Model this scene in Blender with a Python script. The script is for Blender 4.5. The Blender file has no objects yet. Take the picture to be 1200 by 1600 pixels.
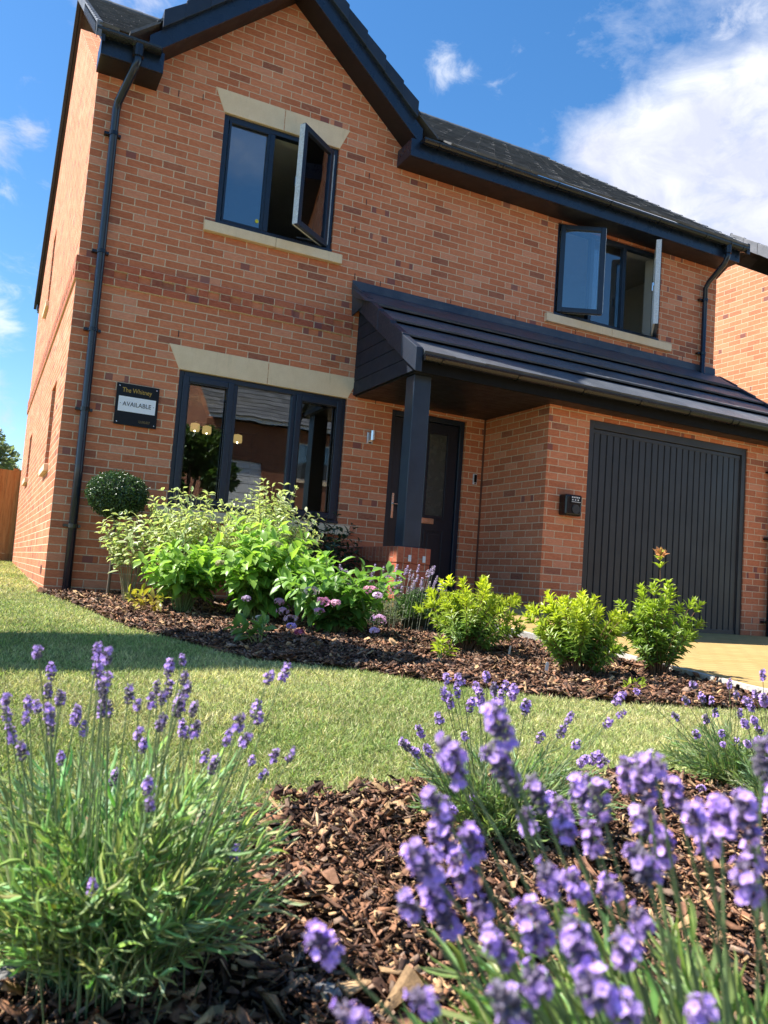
import bpy, bmesh, math, random
import numpy as np
from mathutils import Vector, Matrix
rng = np.random.default_rng(7); random.seed(7)
SC = bpy.context.scene
COL = SC.collection

# ------------------------------------------------------------ camera
CAM = np.array([-0.5507, -8.0522, 0.3239]); YAW, PITCH, ROLL, FPX = -0.4509, 0.0835, 0.0727, 1290.0
_fw = np.array([-math.sin(YAW)*math.cos(PITCH), math.cos(YAW)*math.cos(PITCH), math.sin(PITCH)])
_r0 = np.array([math.cos(YAW), math.sin(YAW), 0.0]); _u0 = np.cross(_r0, _fw)
_c, _s = math.cos(ROLL), math.sin(ROLL)
_rt = _c*_r0 + _s*_u0; _up = -_s*_r0 + _c*_u0
cam = bpy.data.cameras.new('camera'); camo = bpy.data.objects.new('camera', cam); COL.objects.link(camo)
M = Matrix(((_rt[0], _up[0], -_fw[0], CAM[0]), (_rt[1], _up[1], -_fw[1], CAM[1]), (_rt[2], _up[2], -_fw[2], CAM[2]), (0, 0, 0, 1)))
camo.matrix_world = M
cam.sensor_fit = 'VERTICAL'; cam.sensor_height = 24.0; cam.lens = FPX/1600*24.0
cam.clip_start = 0.02; cam.clip_end = 1500
cam.dof.use_dof = True; cam.dof.focus_distance = 5.5; cam.dof.aperture_fstop = 5.6
SC.camera = camo

def ray(px, py):
    return _fw + _rt*(px-600)/FPX - _up*(py-800)/FPX
def at(px, py, t):                                   # world point seen at a photo pixel, t metres deep
    return CAM + ray(px, py)*t
def proj(P):
    d = np.asarray(P) - CAM; z = d@_fw
    z = np.where(np.abs(z) < 1e-4, 1e-4, z)
    return 600+FPX*(d@_rt)/z, 800-FPX*(d@_up)/z, z

# ------------------------------------------------------------ world, sun
SUN = np.array([-0.66, 0.27, 1.0]); SUN /= np.linalg.norm(SUN)
w = bpy.data.worlds.new('World'); SC.world = w; w.use_nodes = True
wn = w.node_tree; wn.nodes.clear()
class NB:
    """little node-graph helper"""
    def __init__(s, nt): s.nt = nt
    def n(s, typ, **kw):
        nd = s.nt.nodes.new(typ)
        ins = kw.pop('ins', {})
        for k, v in kw.items(): setattr(nd, k, v)
        for k, v in ins.items(): s.set(nd.inputs[k], v)
        return nd
    def set(s, sock, v):
        if isinstance(v, bpy.types.NodeSocket): s.nt.links.new(v, sock)
        elif isinstance(v, bpy.types.Node): s.nt.links.new(v.outputs[0], sock)
        else:
            if isinstance(v, (tuple, list)) and len(v) == 3 and sock.type == 'RGBA': v = (*v, 1)
            sock.default_value = v
    def m(s, op, a, b=None, c=None, clamp=False):
        nd = s.nt.nodes.new('ShaderNodeMath'); nd.operation = op; nd.use_clamp = clamp
        s.set(nd.inputs[0], a)
        if b is not None: s.set(nd.inputs[1], b)
        if c is not None: s.set(nd.inputs[2], c)
        return nd.outputs[0]
    def vm(s, op, a, b=None):
        nd = s.nt.nodes.new('ShaderNodeVectorMath'); nd.operation = op
        s.set(nd.inputs[0], a)
        if b is not None: s.set(nd.inputs[1], b)
        return nd
    def mix(s, f, a, b, blend='MIX'):
        nd = s.nt.nodes.new('ShaderNodeMix'); nd.data_type = 'RGBA'; nd.blend_type = blend
        s.set(nd.inputs[0], f); s.set(nd.inputs[6], a); s.set(nd.inputs[7], b)
        return nd.outputs[2]
    def ramp(s, f, stops, interp='LINEAR'):
        nd = s.nt.nodes.new('ShaderNodeValToRGB'); cr = nd.color_ramp; cr.interpolation = interp
        while len(cr.elements) < len(stops): cr.elements.new(0.5)
        for e, (p, c) in zip(cr.elements, stops): e.position = p; e.color = (*c, 1)
        s.set(nd.inputs[0], f); return nd.outputs[0]
    def noise(s, vec, scale, detail=3, rough=0.55, dist=0.0):
        nd = s.nt.nodes.new('ShaderNodeTexNoise')
        if vec is not None: s.set(nd.inputs['Vector'], vec)
        nd.inputs['Scale'].default_value = scale; nd.inputs['Detail'].default_value = detail
        nd.inputs['Roughness'].default_value = rough; nd.inputs['Distortion'].default_value = dist
        return nd.outputs[0]
    def mr(s, v, a, b, c=0.0, d=1.0, smooth=False):
        nd = s.nt.nodes.new('ShaderNodeMapRange'); nd.clamp = True
        if smooth: nd.interpolation_type = 'SMOOTHSTEP'
        s.set(nd.inputs[0], v); nd.inputs[1].default_value = a; nd.inputs[2].default_value = b
        nd.inputs[3].default_value = c; nd.inputs[4].default_value = d
        return nd.outputs[0]

b = NB(wn)
sky = b.n('ShaderNodeTexSky', sky_type='NISHITA', sun_disc=False)
sky.sun_elevation = math.asin(SUN[2]); sky.sun_rotation = math.atan2(SUN[0], SUN[1])
sky.air_density = 1.0; sky.dust_density = 0.3; sky.ozone_density = 2.5
tc = b.n('ShaderNodeTexCoord').outputs['Generated']
def wdir(px, py):
    d = ray(px, py); return tuple(float(v) for v in d/np.linalg.norm(d))
def blob(px, py, r0, r1):
    d = b.vm('DISTANCE', tc, wdir(px, py)).outputs['Value']
    return b.mr(d, r0, r1, 1.0, 0.0, True)
sx = b.n('ShaderNodeMapping', ins={'Vector': tc, 'Scale': (1.0, 1.0, 1.7)})
n1 = b.noise(sx, 4.2, 9, 0.60, 0.35)
n2 = b.noise(sx, 15.0, 6, 0.65, 0.6)
def mx(*v):
    r = v[0]
    for q in v[1:]: r = b.m('MAXIMUM', r, q)
    return r
thick = mx(blob(1120, 250, .035, .14), blob(1225, 165, .03, .105), blob(1030, 262, .03, .11), blob(950, 245, .0, .075), blob(1330, 260, .05, .2), blob(1600, 700, .3, .6))
thin = mx(blob(0, 225, .0, .05), blob(-5, 500, .0, .05), blob(-5, 600, .0, .045), blob(10, 650, .0, .04), blob(690, 108, .0, .05), blob(215, 12, .02, .10), blob(1165, 30, .0, .075), blob(45, 205, 0, .04), blob(-700, 400, .2, .5))
gen = b.m('MULTIPLY', b.mr(n1, .55, .75), 0.0)
n3 = b.noise(sx, 26.0, 8, 0.7, 0.9)
c_thick = b.mr(b.m('ADD', b.m('ADD', b.m('MULTIPLY', thick, 1.15), b.m('MULTIPLY', b.m('SUBTRACT', n1, .5), 1.9)), b.m('ADD', b.m('MULTIPLY', b.m('SUBTRACT', n2, .5), .55), b.m('MULTIPLY', b.m('SUBTRACT', n3, .5), .30))), .22, 1.12, 0, 1, False)
c_thin = b.m('MULTIPLY', b.mr(b.m('ADD', b.m('MULTIPLY', thin, .8), b.m('MULTIPLY', b.m('SUBTRACT', n2, .5), 2.2)), .35, 1.15, 0, 1, True), .62)
# the rest of the sky (out of this frame) carries scattered fair-weather cloud
dz = b.n('ShaderNodeSeparateXYZ', ins={0: tc})
back = b.mr(dz.outputs[1], .1, -.4)
c_back = b.m('MULTIPLY', b.m('MULTIPLY', b.mr(n1, .52, .68, 0, 1, True), back), .12)
cl = b.m('MAXIMUM', b.m('MAXIMUM', c_thick, c_thin), c_back, clamp=True)
shade = b.noise(sx, 3.0, 5, 0.5, 0.0)
cloudcol = b.mix(b.mr(b.m('ADD', shade, b.m('MULTIPLY', b.m('SUBTRACT', n2, .5), .35)), .40, .62), (3.5, 3.7, 4.6), (5.6, 5.65, 5.8))
# slight saturation of the clear sky
hs = b.n('ShaderNodeHueSaturation', ins={'Saturation': 1.28, 'Value': 1.0, 'Color': sky})
skyc = b.mix(cl, hs, cloudcol)
bg = b.n('ShaderNodeBackground', ins={'Color': skyc, 'Strength': 0.098})
wo = b.n('ShaderNodeOutputWorld'); wn.links.new(bg.outputs[0], wo.inputs[0])

sl = bpy.data.lights.new('sun', 'SUN'); sl.energy = 5.0; sl.angle = math.radians(0.55); sl.color = (1.0, 0.955, 0.88)
so = bpy.data.objects.new('sun', sl); COL.objects.link(so)
so.rotation_euler = Vector(SUN).to_track_quat('Z', 'Y').to_euler(); so.location = (-6, 3, 12)
SC.view_settings.view_transform = 'Standard'; SC.view_settings.look = 'None'; SC.view_settings.gamma = 1.0
SC.view_settings.exposure = 1.2
SC.view_settings.use_curve_mapping = False
try:
    SC.cycles.max_bounces = 8; SC.cycles.transparent_max_bounces = 12
except Exception: pass

# ------------------------------------------------------------ materials
def newmat(name):
    m = bpy.data.materials.new(name); m.use_nodes = True
    nt = m.node_tree; nt.nodes.clear(); return m, NB(nt)
def finish(b, shader, bump=None):
    o = b.n('ShaderNodeOutputMaterial'); b.nt.links.new(shader.outputs[0] if isinstance(shader, bpy.types.Node) else shader, o.inputs[0])
def pbr(b, color, rough=0.6, normal=None, metal=0.0, spec=0.5, **kw):
    nd = b.n('ShaderNodeBsdfPrincipled')
    b.set(nd.inputs['Base Color'], color); b.set(nd.inputs['Roughness'], rough); b.set(nd.inputs['Metallic'], metal)
    b.set(nd.inputs['Specular IOR Level'], spec)
    if normal is not None: b.set(nd.inputs['Normal'], normal)
    return nd
def bump(b, h, strength=0.5, dist=0.01):
    nd = b.n('ShaderNodeBump', ins={'Strength': strength, 'Distance': dist, 'Height': h}); return nd.outputs[0]
def simple(name, color, rough=0.5, metal=0.0, nscale=30, namp=0.12, bumpd=0.0008, spec=0.5):
    m, b = newmat(name); oc = b.n('ShaderNodeTexCoord').outputs['Object']
    n = b.noise(oc, nscale, 4); c2 = tuple(v*(1-namp*1.5) for v in color); c1 = tuple(min(1, v*(1+namp)) for v in color)
    col = b.mix(b.mr(n, .3, .7), c2, c1)
    r = b.mr(b.noise(oc, nscale*.4, 3), .3, .7, max(0.02, rough-.06), min(1, rough+.08))
    finish(b, pbr(b, col, r, bump(b, n, .4, bumpd), metal, spec)); return m

def brick_mat(name, ramp, mortar=(.70, .52, .35), phase=0.01, soldier=False, bs=1.0, kiln=.25):
    m, b = newmat(name)
    oc = b.n('ShaderNodeTexCoord').outputs['Object']
    sep = b.n('ShaderNodeSeparateXYZ', ins={0: oc}); X, Y, Z = sep.outputs
    nn = b.n('ShaderNodeSeparateXYZ', ins={0: b.n('ShaderNodeNewGeometry').outputs['True Normal']})
    side = b.m('GREATER_THAN', b.m('ABSOLUTE', nn.outputs[0]), .7)
    u = b.m('ADD', b.m('MULTIPLY', X, b.m('SUBTRACT', 1.0, side)), b.m('MULTIPLY', Y, side))
    # wander of the joints
    wob = b.m('MULTIPLY', b.m('SUBTRACT', b.noise(oc, 9, 2), .5), .010)
    wob2 = b.m('MULTIPLY', b.m('SUBTRACT', b.noise(oc, 60, 2), .5), .006)
    u = b.m('ADD', b.m('ADD', u, wob), wob2)
    v = b.m('ADD', b.m('ADD', Z, phase), b.m('MULTIPLY', wob2, .8))
    if soldier: u, v = v, u
    if bs != 1.0: u, v = b.m('DIVIDE', u, bs), b.m('DIVIDE', v, bs)
    vr = b.m('DIVIDE', v, .075); row = b.m('FLOOR', vr); fv = b.m('FRACT', vr)
    par = b.m('MODULO', b.m('ABSOLUTE', row), 2.0)
    uu = b.m('ADD', b.m('DIVIDE', u, .225), b.m('MULTIPLY', par, .5)); colm = b.m('FLOOR', uu); fu = b.m('FRACT', uu)
    du = b.m('MULTIPLY', b.m('MINIMUM', fu, b.m('SUBTRACT', 1.0, fu)), .225)
    dv = b.m('MULTIPLY', b.m('MINIMUM', fv, b.m('SUBTRACT', 1.0, fv)), .075)
    d = b.m('MINIMUM', du, dv)
    mask = b.mr(d, .0034, .0060, 0, 1, True)                       # 1 = brick
    idv = b.n('ShaderNodeCombineXYZ', ins={0: colm, 1: row, 2: side})
    wn_ = b.n('ShaderNodeTexWhiteNoise', noise_dimensions='3D', ins={'Vector': idv})
    base = b.ramp(wn_.outputs['Value'], ramp)
    s2 = b.n('ShaderNodeSeparateXYZ', ins={0: wn_.outputs['Color']})
    # dragged texture inside each brick + paler sanded faces
    mp = b.n('ShaderNodeMapping', ins={'Vector': oc, 'Scale': (1, 1, 3.2)})
    t1 = b.noise(b.vm('ADD', mp, b.vm('SCALE', wn_.outputs['Color']).outputs[0]).outputs[0], 22, 5, .65)
    c1 = b.mix(b.mr(t1, .25, .8), b.mix(1.0, base, (.72, .66, .62), 'MULTIPLY'), b.mix(.30, base, (.72, .34, .17)))
    # wide patches of kiln variation
    big = b.noise(oc, 1.3, 3)
    c1 = b.mix(b.mr(big, .4, .7, 0, kiln), c1, (.70, .295, .16))
    # dark kiss marks on a few bricks
    kiss = b.m('MULTIPLY', b.m('GREATER_THAN', s2.outputs[1], .96), b.m('GREATER_THAN', b.m('SINE', b.m('ADD', b.m('MULTIPLY', fu, 7.0), b.m('MULTIPLY', s2.outputs[2], 6.0))), .1))
    c1 = b.mix(b.m('MULTIPLY', kiss, .7), c1, (.16, .065, .075))
    mort = b.mix(b.mr(b.noise(oc, 70, 3), .3, .7), tuple(c*.8 for c in mortar), tuple(min(1, c*1.15) for c in mortar))
    col = b.mix(mask, mort, c1)
    # lime bloom
    bl = b.m('MULTIPLY', b.mr(b.noise(oc, 2.6, 5, .7), .64, .84, 0, .30), b.mr(b.noise(oc, 25, 3), .4, .65))
    col = b.mix(bl, col, (.78, .60, .50))
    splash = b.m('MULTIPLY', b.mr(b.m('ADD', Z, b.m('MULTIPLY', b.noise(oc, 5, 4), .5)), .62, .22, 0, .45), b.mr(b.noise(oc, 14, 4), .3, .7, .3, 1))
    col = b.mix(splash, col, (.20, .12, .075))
    drip = b.m('MULTIPLY', b.mr(b.noise(b.n('ShaderNodeMapping', ins={'Vector': oc, 'Scale': (6, 6, .45)}), 2.0, 5, .7), .60, .80, 0, .30), 1.0)
    col = b.mix(drip, col, (.34, .18, .12))
    h = b.m('ADD', b.m('MULTIPLY', mask, 1.0), b.m('MULTIPLY', t1, .35))
    h = b.m('ADD', h, b.m('MULTIPLY', s2.outputs[0], b.m('MULTIPLY', mask, .25)))
    finish(b, pbr(b, col, .88, bump(b, h, .8, .006), spec=.25)); return m
BR = [(0.0, (.26, .08, .06)), (.03, (.32, .10, .068)), (.06, (.50, .14, .066)), (.30, (.60, .172, .080)), (.60, (.67, .208, .100)), (.84, (.72, .248, .128)), (1.0, (.78, .34, .21))]
BRR = [(0.0, (.26, .06, .045)), (.3, (.42, .085, .05)), (.7, (.49, .11, .058)), (1.0, (.55, .15, .08))]
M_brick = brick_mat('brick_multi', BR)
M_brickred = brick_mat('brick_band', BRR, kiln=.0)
M_bricksold = brick_mat('brick_soldier', BRR, soldier=True, kiln=.0, mortar=(.42, .24, .16))
M_brickdwarf = brick_mat('brick_dwarf', BRR, kiln=.0, mortar=(.50, .32, .22))
M_brickopp = brick_mat('brick_dark', [(0, (.14, .04, .03)), (.5, (.22, .065, .04)), (1, (.28, .09, .05))], mortar=(.3, .22, .15), kiln=.0)
M_bricknb = brick_mat('brick_neighbour', [(0, (.40, .17, .10)), (.2, (.56, .23, .12)), (.7, (.64, .28, .15)), (1, (.70, .36, .21))], bs=1.22)
M_navy = simple('navy_pvc', (.012, .022, .045), .28, nscale=14, namp=.1, bumpd=.0004)
M_frame = simple('window_foil', (.010, .018, .036), .34, nscale=40, namp=.15, bumpd=.0005)
M_soffit = simple('soffit_board', (.007, .008, .012), .45, nscale=20)
M_gutter = simple('gutter_plastic', (.012, .013, .017), .22, nscale=20, namp=.15)
M_pipe = simple('pipe_plastic', (.010, .017, .034), .20, nscale=20, namp=.15)
M_black = simple('black_plastic', (.008, .008, .009), .22)
M_alu = simple('sash_edge', (.62, .66, .68), .35, nscale=60, namp=.15)
M_chrome = simple('chrome', (.75, .72, .70), .16, metal=1.0, nscale=8)
M_steel = simple('brushed_steel', (.52, .52, .53), .3, metal=1.0, nscale=50)
M_plaster = simple('plaster', (.62, .60, .55), .9, nscale=5, namp=.04)
M_greige = simple('greige_paint', (.16, .145, .13), .9, nscale=4, namp=.06)
M_carpet = simple('carpet', (.18, .16, .14), 1.0, nscale=90)
M_white = simple('white_paint', (.75, .75, .73), .4, nscale=8, namp=.04)
M_tag = simple('label_plastic', (.72, .70, .68), .5)
M_pot = simple('stoneware', (.42, .41, .39), .7)

def stone_mat():
    m, b = newmat('cast_stone'); oc = b.n('ShaderNodeTexCoord').outputs['Object']
    n = b.noise(oc, 7, 6, .6); f = b.noise(oc, 120, 3)
    col = b.mix(b.mr(n, .3, .72), (.76, .575, .37), (.84, .66, .45))
    col = b.mix(b.mr(f, .4, .7, 0, .3), col, (.64, .47, .29))
    streak = b.noise(b.n('ShaderNodeMapping', ins={'Vector': oc, 'Scale': (9, 9, 1.0)}), 2.2, 5, .7)
    col = b.mix(b.mr(streak, .56, .76, 0, .3), col, (.27, .20, .11))
    finish(b, pbr(b, col, .85, bump(b, f, .4, .002), spec=.3)); return m
M_stone = stone_mat()

def slate_mat(name, c0, c1, scale, rough=.6, lichen=.3, sx=1.0):
    m, b = newmat(name); oc = b.n('ShaderNodeTexCoord').outputs['Object']
    at_ = b.n('ShaderNodeAttribute', attribute_name='Col')
    n = b.noise(oc, scale, 6, .65); f = b.noise(oc, scale*7, 4, .6)
    col = b.mix(b.mr(n, .3, .7), c0, c1)
    col = b.mix(1.0, col, at_.outputs['Color'], 'MULTIPLY')
    col = b.mix(b.mr(f, .58, .72, 0, lichen), col, (.20, .19, .17))
    finish(b, pbr(b, col, b.mr(f, .3, .7, rough-.1, rough+.15), bump(b, b.m('ADD', n, b.m('MULTIPLY', f, .5)), .7, .004), spec=.4)); return m
M_roof = slate_mat('roof_tile', (.075, .077, .083), (.13, .13, .135), 9, .62, .55)
M_canopytile = slate_mat('canopy_tile', (.070, .078, .094), (.115, .124, .140), 5, .42, .12)
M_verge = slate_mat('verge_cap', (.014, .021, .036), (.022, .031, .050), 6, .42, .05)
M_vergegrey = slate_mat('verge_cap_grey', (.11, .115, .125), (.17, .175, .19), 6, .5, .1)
def lead_mat():
    m, b = newmat('lead_flashing'); oc = b.n('ShaderNodeTexCoord').outputs['Object']
    n = b.noise(oc, 3.2, 6, .65, .8)
    col = b.mix(b.mr(n, .32, .7), (.026, .034, .052), (.075, .085, .105))
    mp = b.n('ShaderNodeMapping', ins={'Vector': oc, 'Scale': (.7, 2, 6)})
    col = b.mix(b.mr(b.noise(mp, 4, 5, .7), .55, .75, 0, .5), col, (.14, .145, .155))
    finish(b, pbr(b, col, b.mr(n, .3, .7, .35, .6), bump(b, n, .5, .004), metal=.15)); return m
M_lead = lead_mat()

def woodgrain_mat(name, c):
    m, b = newmat(name); oc = b.n('ShaderNodeTexCoord').outputs['Object']
    mp = b.n('ShaderNodeMapping', ins={'Vector': oc, 'Scale': (1, 1, .12)})
    n = b.noise(mp, 60, 5, .6, 1.2)
    col = b.mix(b.mr(n, .3, .7), tuple(v*.8 for v in c), tuple(v*1.25 for v in c))
    finish(b, pbr(b, col, .32, bump(b, n, .7, .0015))); return m
M_door = woodgrain_mat('door_skin', (.008, .011, .022))
M_garage = simple('garage_steel', (.030, .029, .032), .42, nscale=5, namp=.12, bumpd=.0006)
M_post = simple('post_paint', (.022, .034, .055), .36, nscale=9)

def glass_mat(name, tint=(1, 1, 1), mult=1.9, add=.05):
    m, b = newmat(name)
    fr = b.n('ShaderNodeFresnel', ins={'IOR': 1.5})
    fac = b.m('ADD', b.m('MULTIPLY', fr, mult), add, clamp=True)
    oc = b.n('ShaderNodeTexCoord').outputs['Object']
    nrm = bump(b, b.noise(oc, 1.4, 2), .06, .02)
    gl = b.n('ShaderNodeBsdfGlossy', ins={'Color': (.95, .97, 1.0, 1), 'Roughness': .0, 'Normal': nrm})
    tr = b.n('ShaderNodeBsdfTransparent', ins={'Color': (*tint, 1)})
    mx_ = b.n('ShaderNodeMixShader', ins={0: fac}); b.nt.links.new(tr.outputs[0], mx_.inputs[1]); b.nt.links.new(gl.outputs[0], mx_.inputs[2])
    finish(b, mx_); return m
M_glass = glass_mat('window_glass', (.80, .84, .84), 2.0, .07)
M_glassdim = glass_mat('clear_glass', (.84, .87, .86), 1.8, .05)
M_obsc = simple('obscure_glass', (.05, .055, .05), .25, nscale=30)

def paving_mat():
    m, b = newmat('buff_paving'); oc = b.n('ShaderNodeTexCoord').outputs['Object']
    mp = b.n('ShaderNodeMapping', ins={'Vector': oc, 'Rotation': (0, 0, .0)})
    br = b.n('ShaderNodeTexBrick', ins={'Vector': mp, 'Color1': (.40, .255, .085, 1), 'Color2': (.48, .32, .12, 1), 'Mortar': (.22, .14, .05, 1), 'Scale': 1.0, 'Mortar Size': .006, 'Mortar Smooth': .4, 'Brick Width': .2, 'Row Height': .1, 'Bias': -.1})
    n = b.noise(oc, 1.6, 6, .6); f = b.noise(oc, 160, 3)
    col = b.mix(b.mr(n, .35, .7, 0, .35), br.outputs['Color'], (.45, .32, .14))
    col = b.mix(b.mr(f, .35, .7, 0, .35), col, (.32, .22, .09))
    h = b.m('ADD', b.m('MULTIPLY', br.outputs['Fac'], -1.0), b.m('MULTIPLY', f, .5))
    finish(b, pbr(b, col, .85, bump(b, h, .6, .004), spec=.3)); return m
M_pave = paving_mat()
M_kerb = simple('concrete_edging', (.52, .48, .42), .85, nscale=40, namp=.2, bumpd=.002)
def asphalt():
    return simple('asphalt', (.05, .05, .052), .9, nscale=120, namp=.4, bumpd=.003)
M_road = asphalt()

def soil(name, a, c, s=25):
    m, b = newmat(name); oc = b.n('ShaderNodeTexCoord').outputs['Object']
    n = b.noise(oc, s, 6, .7); n2 = b.noise(oc, s*.12, 4)
    col = b.mix(b.mr(n, .3, .7), a, c)
    col = b.mix(b.mr(n2, .4, .65, 0, .35), col, tuple(v*.6 for v in a))
    finish(b, pbr(b, col, .95, bump(b, n, 1.0, .015), spec=.15)); return m
M_soil = soil('bark_soil', (.022, .012, .008), (.060, .032, .019), 38)
def turf():
    m, b = newmat('turf_ground'); oc = b.n('ShaderNodeTexCoord').outputs['Object']
    n = b.noise(oc, 60, 5, .7); n2 = b.noise(oc, 1.8, 4)
    col = b.mix(b.mr(n, .3, .7), (.10, .105, .035), (.26, .25, .10))
    col = b.mix(b.mr(n2, .4, .65, 0, .5), col, (.30, .25, .12))
    finish(b, pbr(b, col, .95, bump(b, n, 1.0, .02), spec=.1)); return m
M_turf = turf()

def colmat(name, rough=.6, trans=0.0, spec=.35, tcol=(1, 1, 1), nscale=200, bumpd=.0):
    """surface whose own colour is stored per leaf / chip / petal in the attribute Col"""
    m, b = newmat(name)
    at_ = b.n('ShaderNodeAttribute', attribute_name='Col')
    col = at_.outputs['Color']
    nrm = None
    if bumpd:
        oc = b.n('ShaderNodeTexCoord').outputs['Object']; n = b.noise(oc, nscale, 4, .65)
        col = b.mix(b.mr(n, .3, .7), b.mix(1.0, col, (.62, .6, .58), 'MULTIPLY'), b.mix(1.0, col, (1.25, 1.2, 1.15), 'MULTIPLY'))
        nrm = bump(b, n, .8, bumpd)
    p = pbr(b, col, rough, nrm, spec=spec)
    if trans:
        tc_ = b.mix(1.0, col, tcol, 'MULTIPLY')
        t = b.n('ShaderNodeBsdfTranslucent', ins={'Color': tc_})
        mx_ = b.n('ShaderNodeMixShader', ins={0: trans}); b.nt.links.new(p.outputs[0], mx_.inputs[1]); b.nt.links.new(t.outputs[0], mx_.inputs[2])
        p = mx_
    finish(b, p); return m
M_leaf = colmat('leaf', .38, .42, .5, (1.5, 1.55, .8))
M_leafdark = colmat('leaf_glossy', .28, .22, .5, (1.2, 1.3, .8))
M_blade = colmat('grass_blade', .5, .38, .3, (1.3, 1.3, .8))
M_petal = colmat('petal', .6, .35, .2, (1.1, 1.0, 1.1))
M_stem = colmat('plant_stem', .6, .0, .3)
M_chip = colmat('bark_chip', .8, .0, .25, nscale=90, bumpd=.003)

# ------------------------------------------------------------ mesh helpers
class MB:
    def __init__(s): s.v = []; s.f = []
    def add(s, vs, fs):
        o = len(s.v); s.v += [tuple(map(float, q)) for q in vs]; s.f += [tuple(o+i for i in f) for f in fs]; return s
    def box(s, x0, x1, y0, y1, z0, z1):
        return s.add([(x0, y0, z0), (x1, y0, z0), (x1, y1, z0), (x0, y1, z0), (x0, y0, z1), (x1, y0, z1), (x1, y1, z1), (x0, y1, z1)],
                     [(0, 3, 2, 1), (4, 5, 6, 7), (0, 1, 5, 4), (1, 2, 6, 5), (2, 3, 7, 6), (3, 0, 4, 7)])
    def prism(s, pts, d):
        """polygon pts (3D, planar) extruded by vector d"""
        n = len(pts); d = np.array(d, float)
        vs = [tuple(p) for p in pts] + [tuple(np.array(p, float)+d) for p in pts]
        return s.add(vs, [tuple(range(n))[::-1], tuple(range(n, 2*n))] + [(i, (i+1) % n, n+(i+1) % n, n+i) for i in range(n)])
    def tube(s, pts, r, n=10, caps=True, flat=1.0):
        pts = [np.array(p, float) for p in pts]; rs = r if isinstance(r, (list, tuple)) else [r]*len(pts)
        rings = []
        for i, p in enumerate(pts):
            a = pts[max(i-1, 0)]; c = pts[min(i+1, len(pts)-1)]; t = c-a; t /= np.linalg.norm(t)
            h = np.array([0, 1, 0]) if abs(t[1]) < .9 else np.array([1, 0, 0])
            x = np.cross(t, h); x /= np.linalg.norm(x); y = np.cross(x, t)
            rings.append([p + rs[i]*(math.cos(k*2*math.pi/n)*x + flat*math.sin(k*2*math.pi/n)*y) for k in range(n)])
        vs = [q for rr in rings for q in rr]; fs = []
        for i in range(len(pts)-1):
            for k in range(n): fs.append((i*n+k, i*n+(k+1) % n, (i+1)*n+(k+1) % n, (i+1)*n+k))
        if caps: fs += [tuple(range(n))[::-1], tuple((len(pts)-1)*n+k for k in range(n))]
        return s.add(vs, fs)
    def lathe(s, prof, c, n=24):
        vs = []; fs = []
        for r, z in prof:
            for k in range(n): vs.append((c[0]+r*math.cos(2*math.pi*k/n), c[1]+r*math.sin(2*math.pi*k/n), c[2]+z))
        for i in range(len(prof)-1):
            for k in range(n): fs.append((i*n+k, i*n+(k+1) % n, (i+1)*n+(k+1) % n, (i+1)*n+k))
        return s.add(vs, fs)
    def build(s, name, mat, parent=None, bevel=0.0, smooth=False, seg=2):
        me = bpy.data.meshes.new(name); me.from_pydata(s.v, [], s.f)
        bm = bmesh.new(); bm.from_mesh(me); bmesh.ops.recalc_face_normals(bm, faces=bm.faces); bm.to_mesh(me); bm.free()
        me.materials.append(mat); o = bpy.data.objects.new(name, me); COL.objects.link(o)
        if parent: o.parent = parent
        if smooth: me.shade_smooth()
        if bevel:
            md = o.modifiers.new('bevel', 'BEVEL'); md.width = bevel; md.segments = seg; md.limit_method = 'ANGLE'; md.angle_limit = math.radians(40)
        return o
def empty(name, loc, parent=None):
    o = bpy.data.objects.new(name, None); COL.objects.link(o); o.location = loc; o.empty_display_size = .1
    if parent: o.parent = parent
    return o
def tag(o, label, cat, group=None):
    o['label'] = label; o['category'] = cat
    if group: o['group'] = group
    return o
def structure(o): o['kind'] = 'structure'; return o
def stuff(o, label=None, cat=None):
    o['kind'] = 'stuff'
    if label: o['label'] = label; o['category'] = cat
    return o

def wall(mb, axis, u0, u1, z0, z1, d0, d1, holes=()):
    """slab of wall with rectangular openings; axis 'x': u is x and depth is y"""
    us = sorted({u0, u1, *[h[0] for h in holes], *[h[1] for h in holes]}); zs = sorted({z0, z1, *[h[2] for h in holes], *[h[3] for h in holes]})
    us = [u for u in us if u0 <= u <= u1]; zs = [z for z in zs if z0 <= z <= z1]
    nu, nz = len(us)-1, len(zs)-1
    solid = [[not any(h[0] <= (us[i]+us[i+1])/2 <= h[1] and h[2] <= (zs[j]+zs[j+1])/2 <= h[3] for h in holes) for j in range(nz)] for i in range(nu)]
    P = (lambda u, d, z: (u, d, z)) if axis == 'x' else (lambda u, d, z: (d, u, z))
    vs = {}; V = []; F = []
    def vid(i, k, j):
        if (i, k, j) not in vs: vs[(i, k, j)] = len(V); V.append(P(us[i], (d0, d1)[k], zs[j]))
        return vs[(i, k, j)]
    S = lambda i, j: 0 <= i < nu and 0 <= j < nz and solid[i][j]
    for i in range(nu):
        for j in range(nz):
            if not solid[i][j]: continue
            for k in (0, 1): F.append((vid(i, k, j), vid(i+1, k, j), vid(i+1, k, j+1), vid(i, k, j+1)))
            if not S(i-1, j): F.append((vid(i, 0, j), vid(i, 1, j), vid(i, 1, j+1), vid(i, 0, j+1)))
            if not S(i+1, j): F.append((vid(i+1, 0, j), vid(i+1, 1, j), vid(i+1, 1, j+1), vid(i+1, 0, j+1)))
            if not S(i, j-1): F.append((vid(i, 0, j), vid(i+1, 0, j), vid(i+1, 1, j), vid(i, 1, j)))
            if not S(i, j+1): F.append((vid(i, 0, j+1), vid(i+1, 0, j+1), vid(i+1, 1, j+1), vid(i, 1, j+1)))
    mb.add(V, F); return mb

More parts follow.
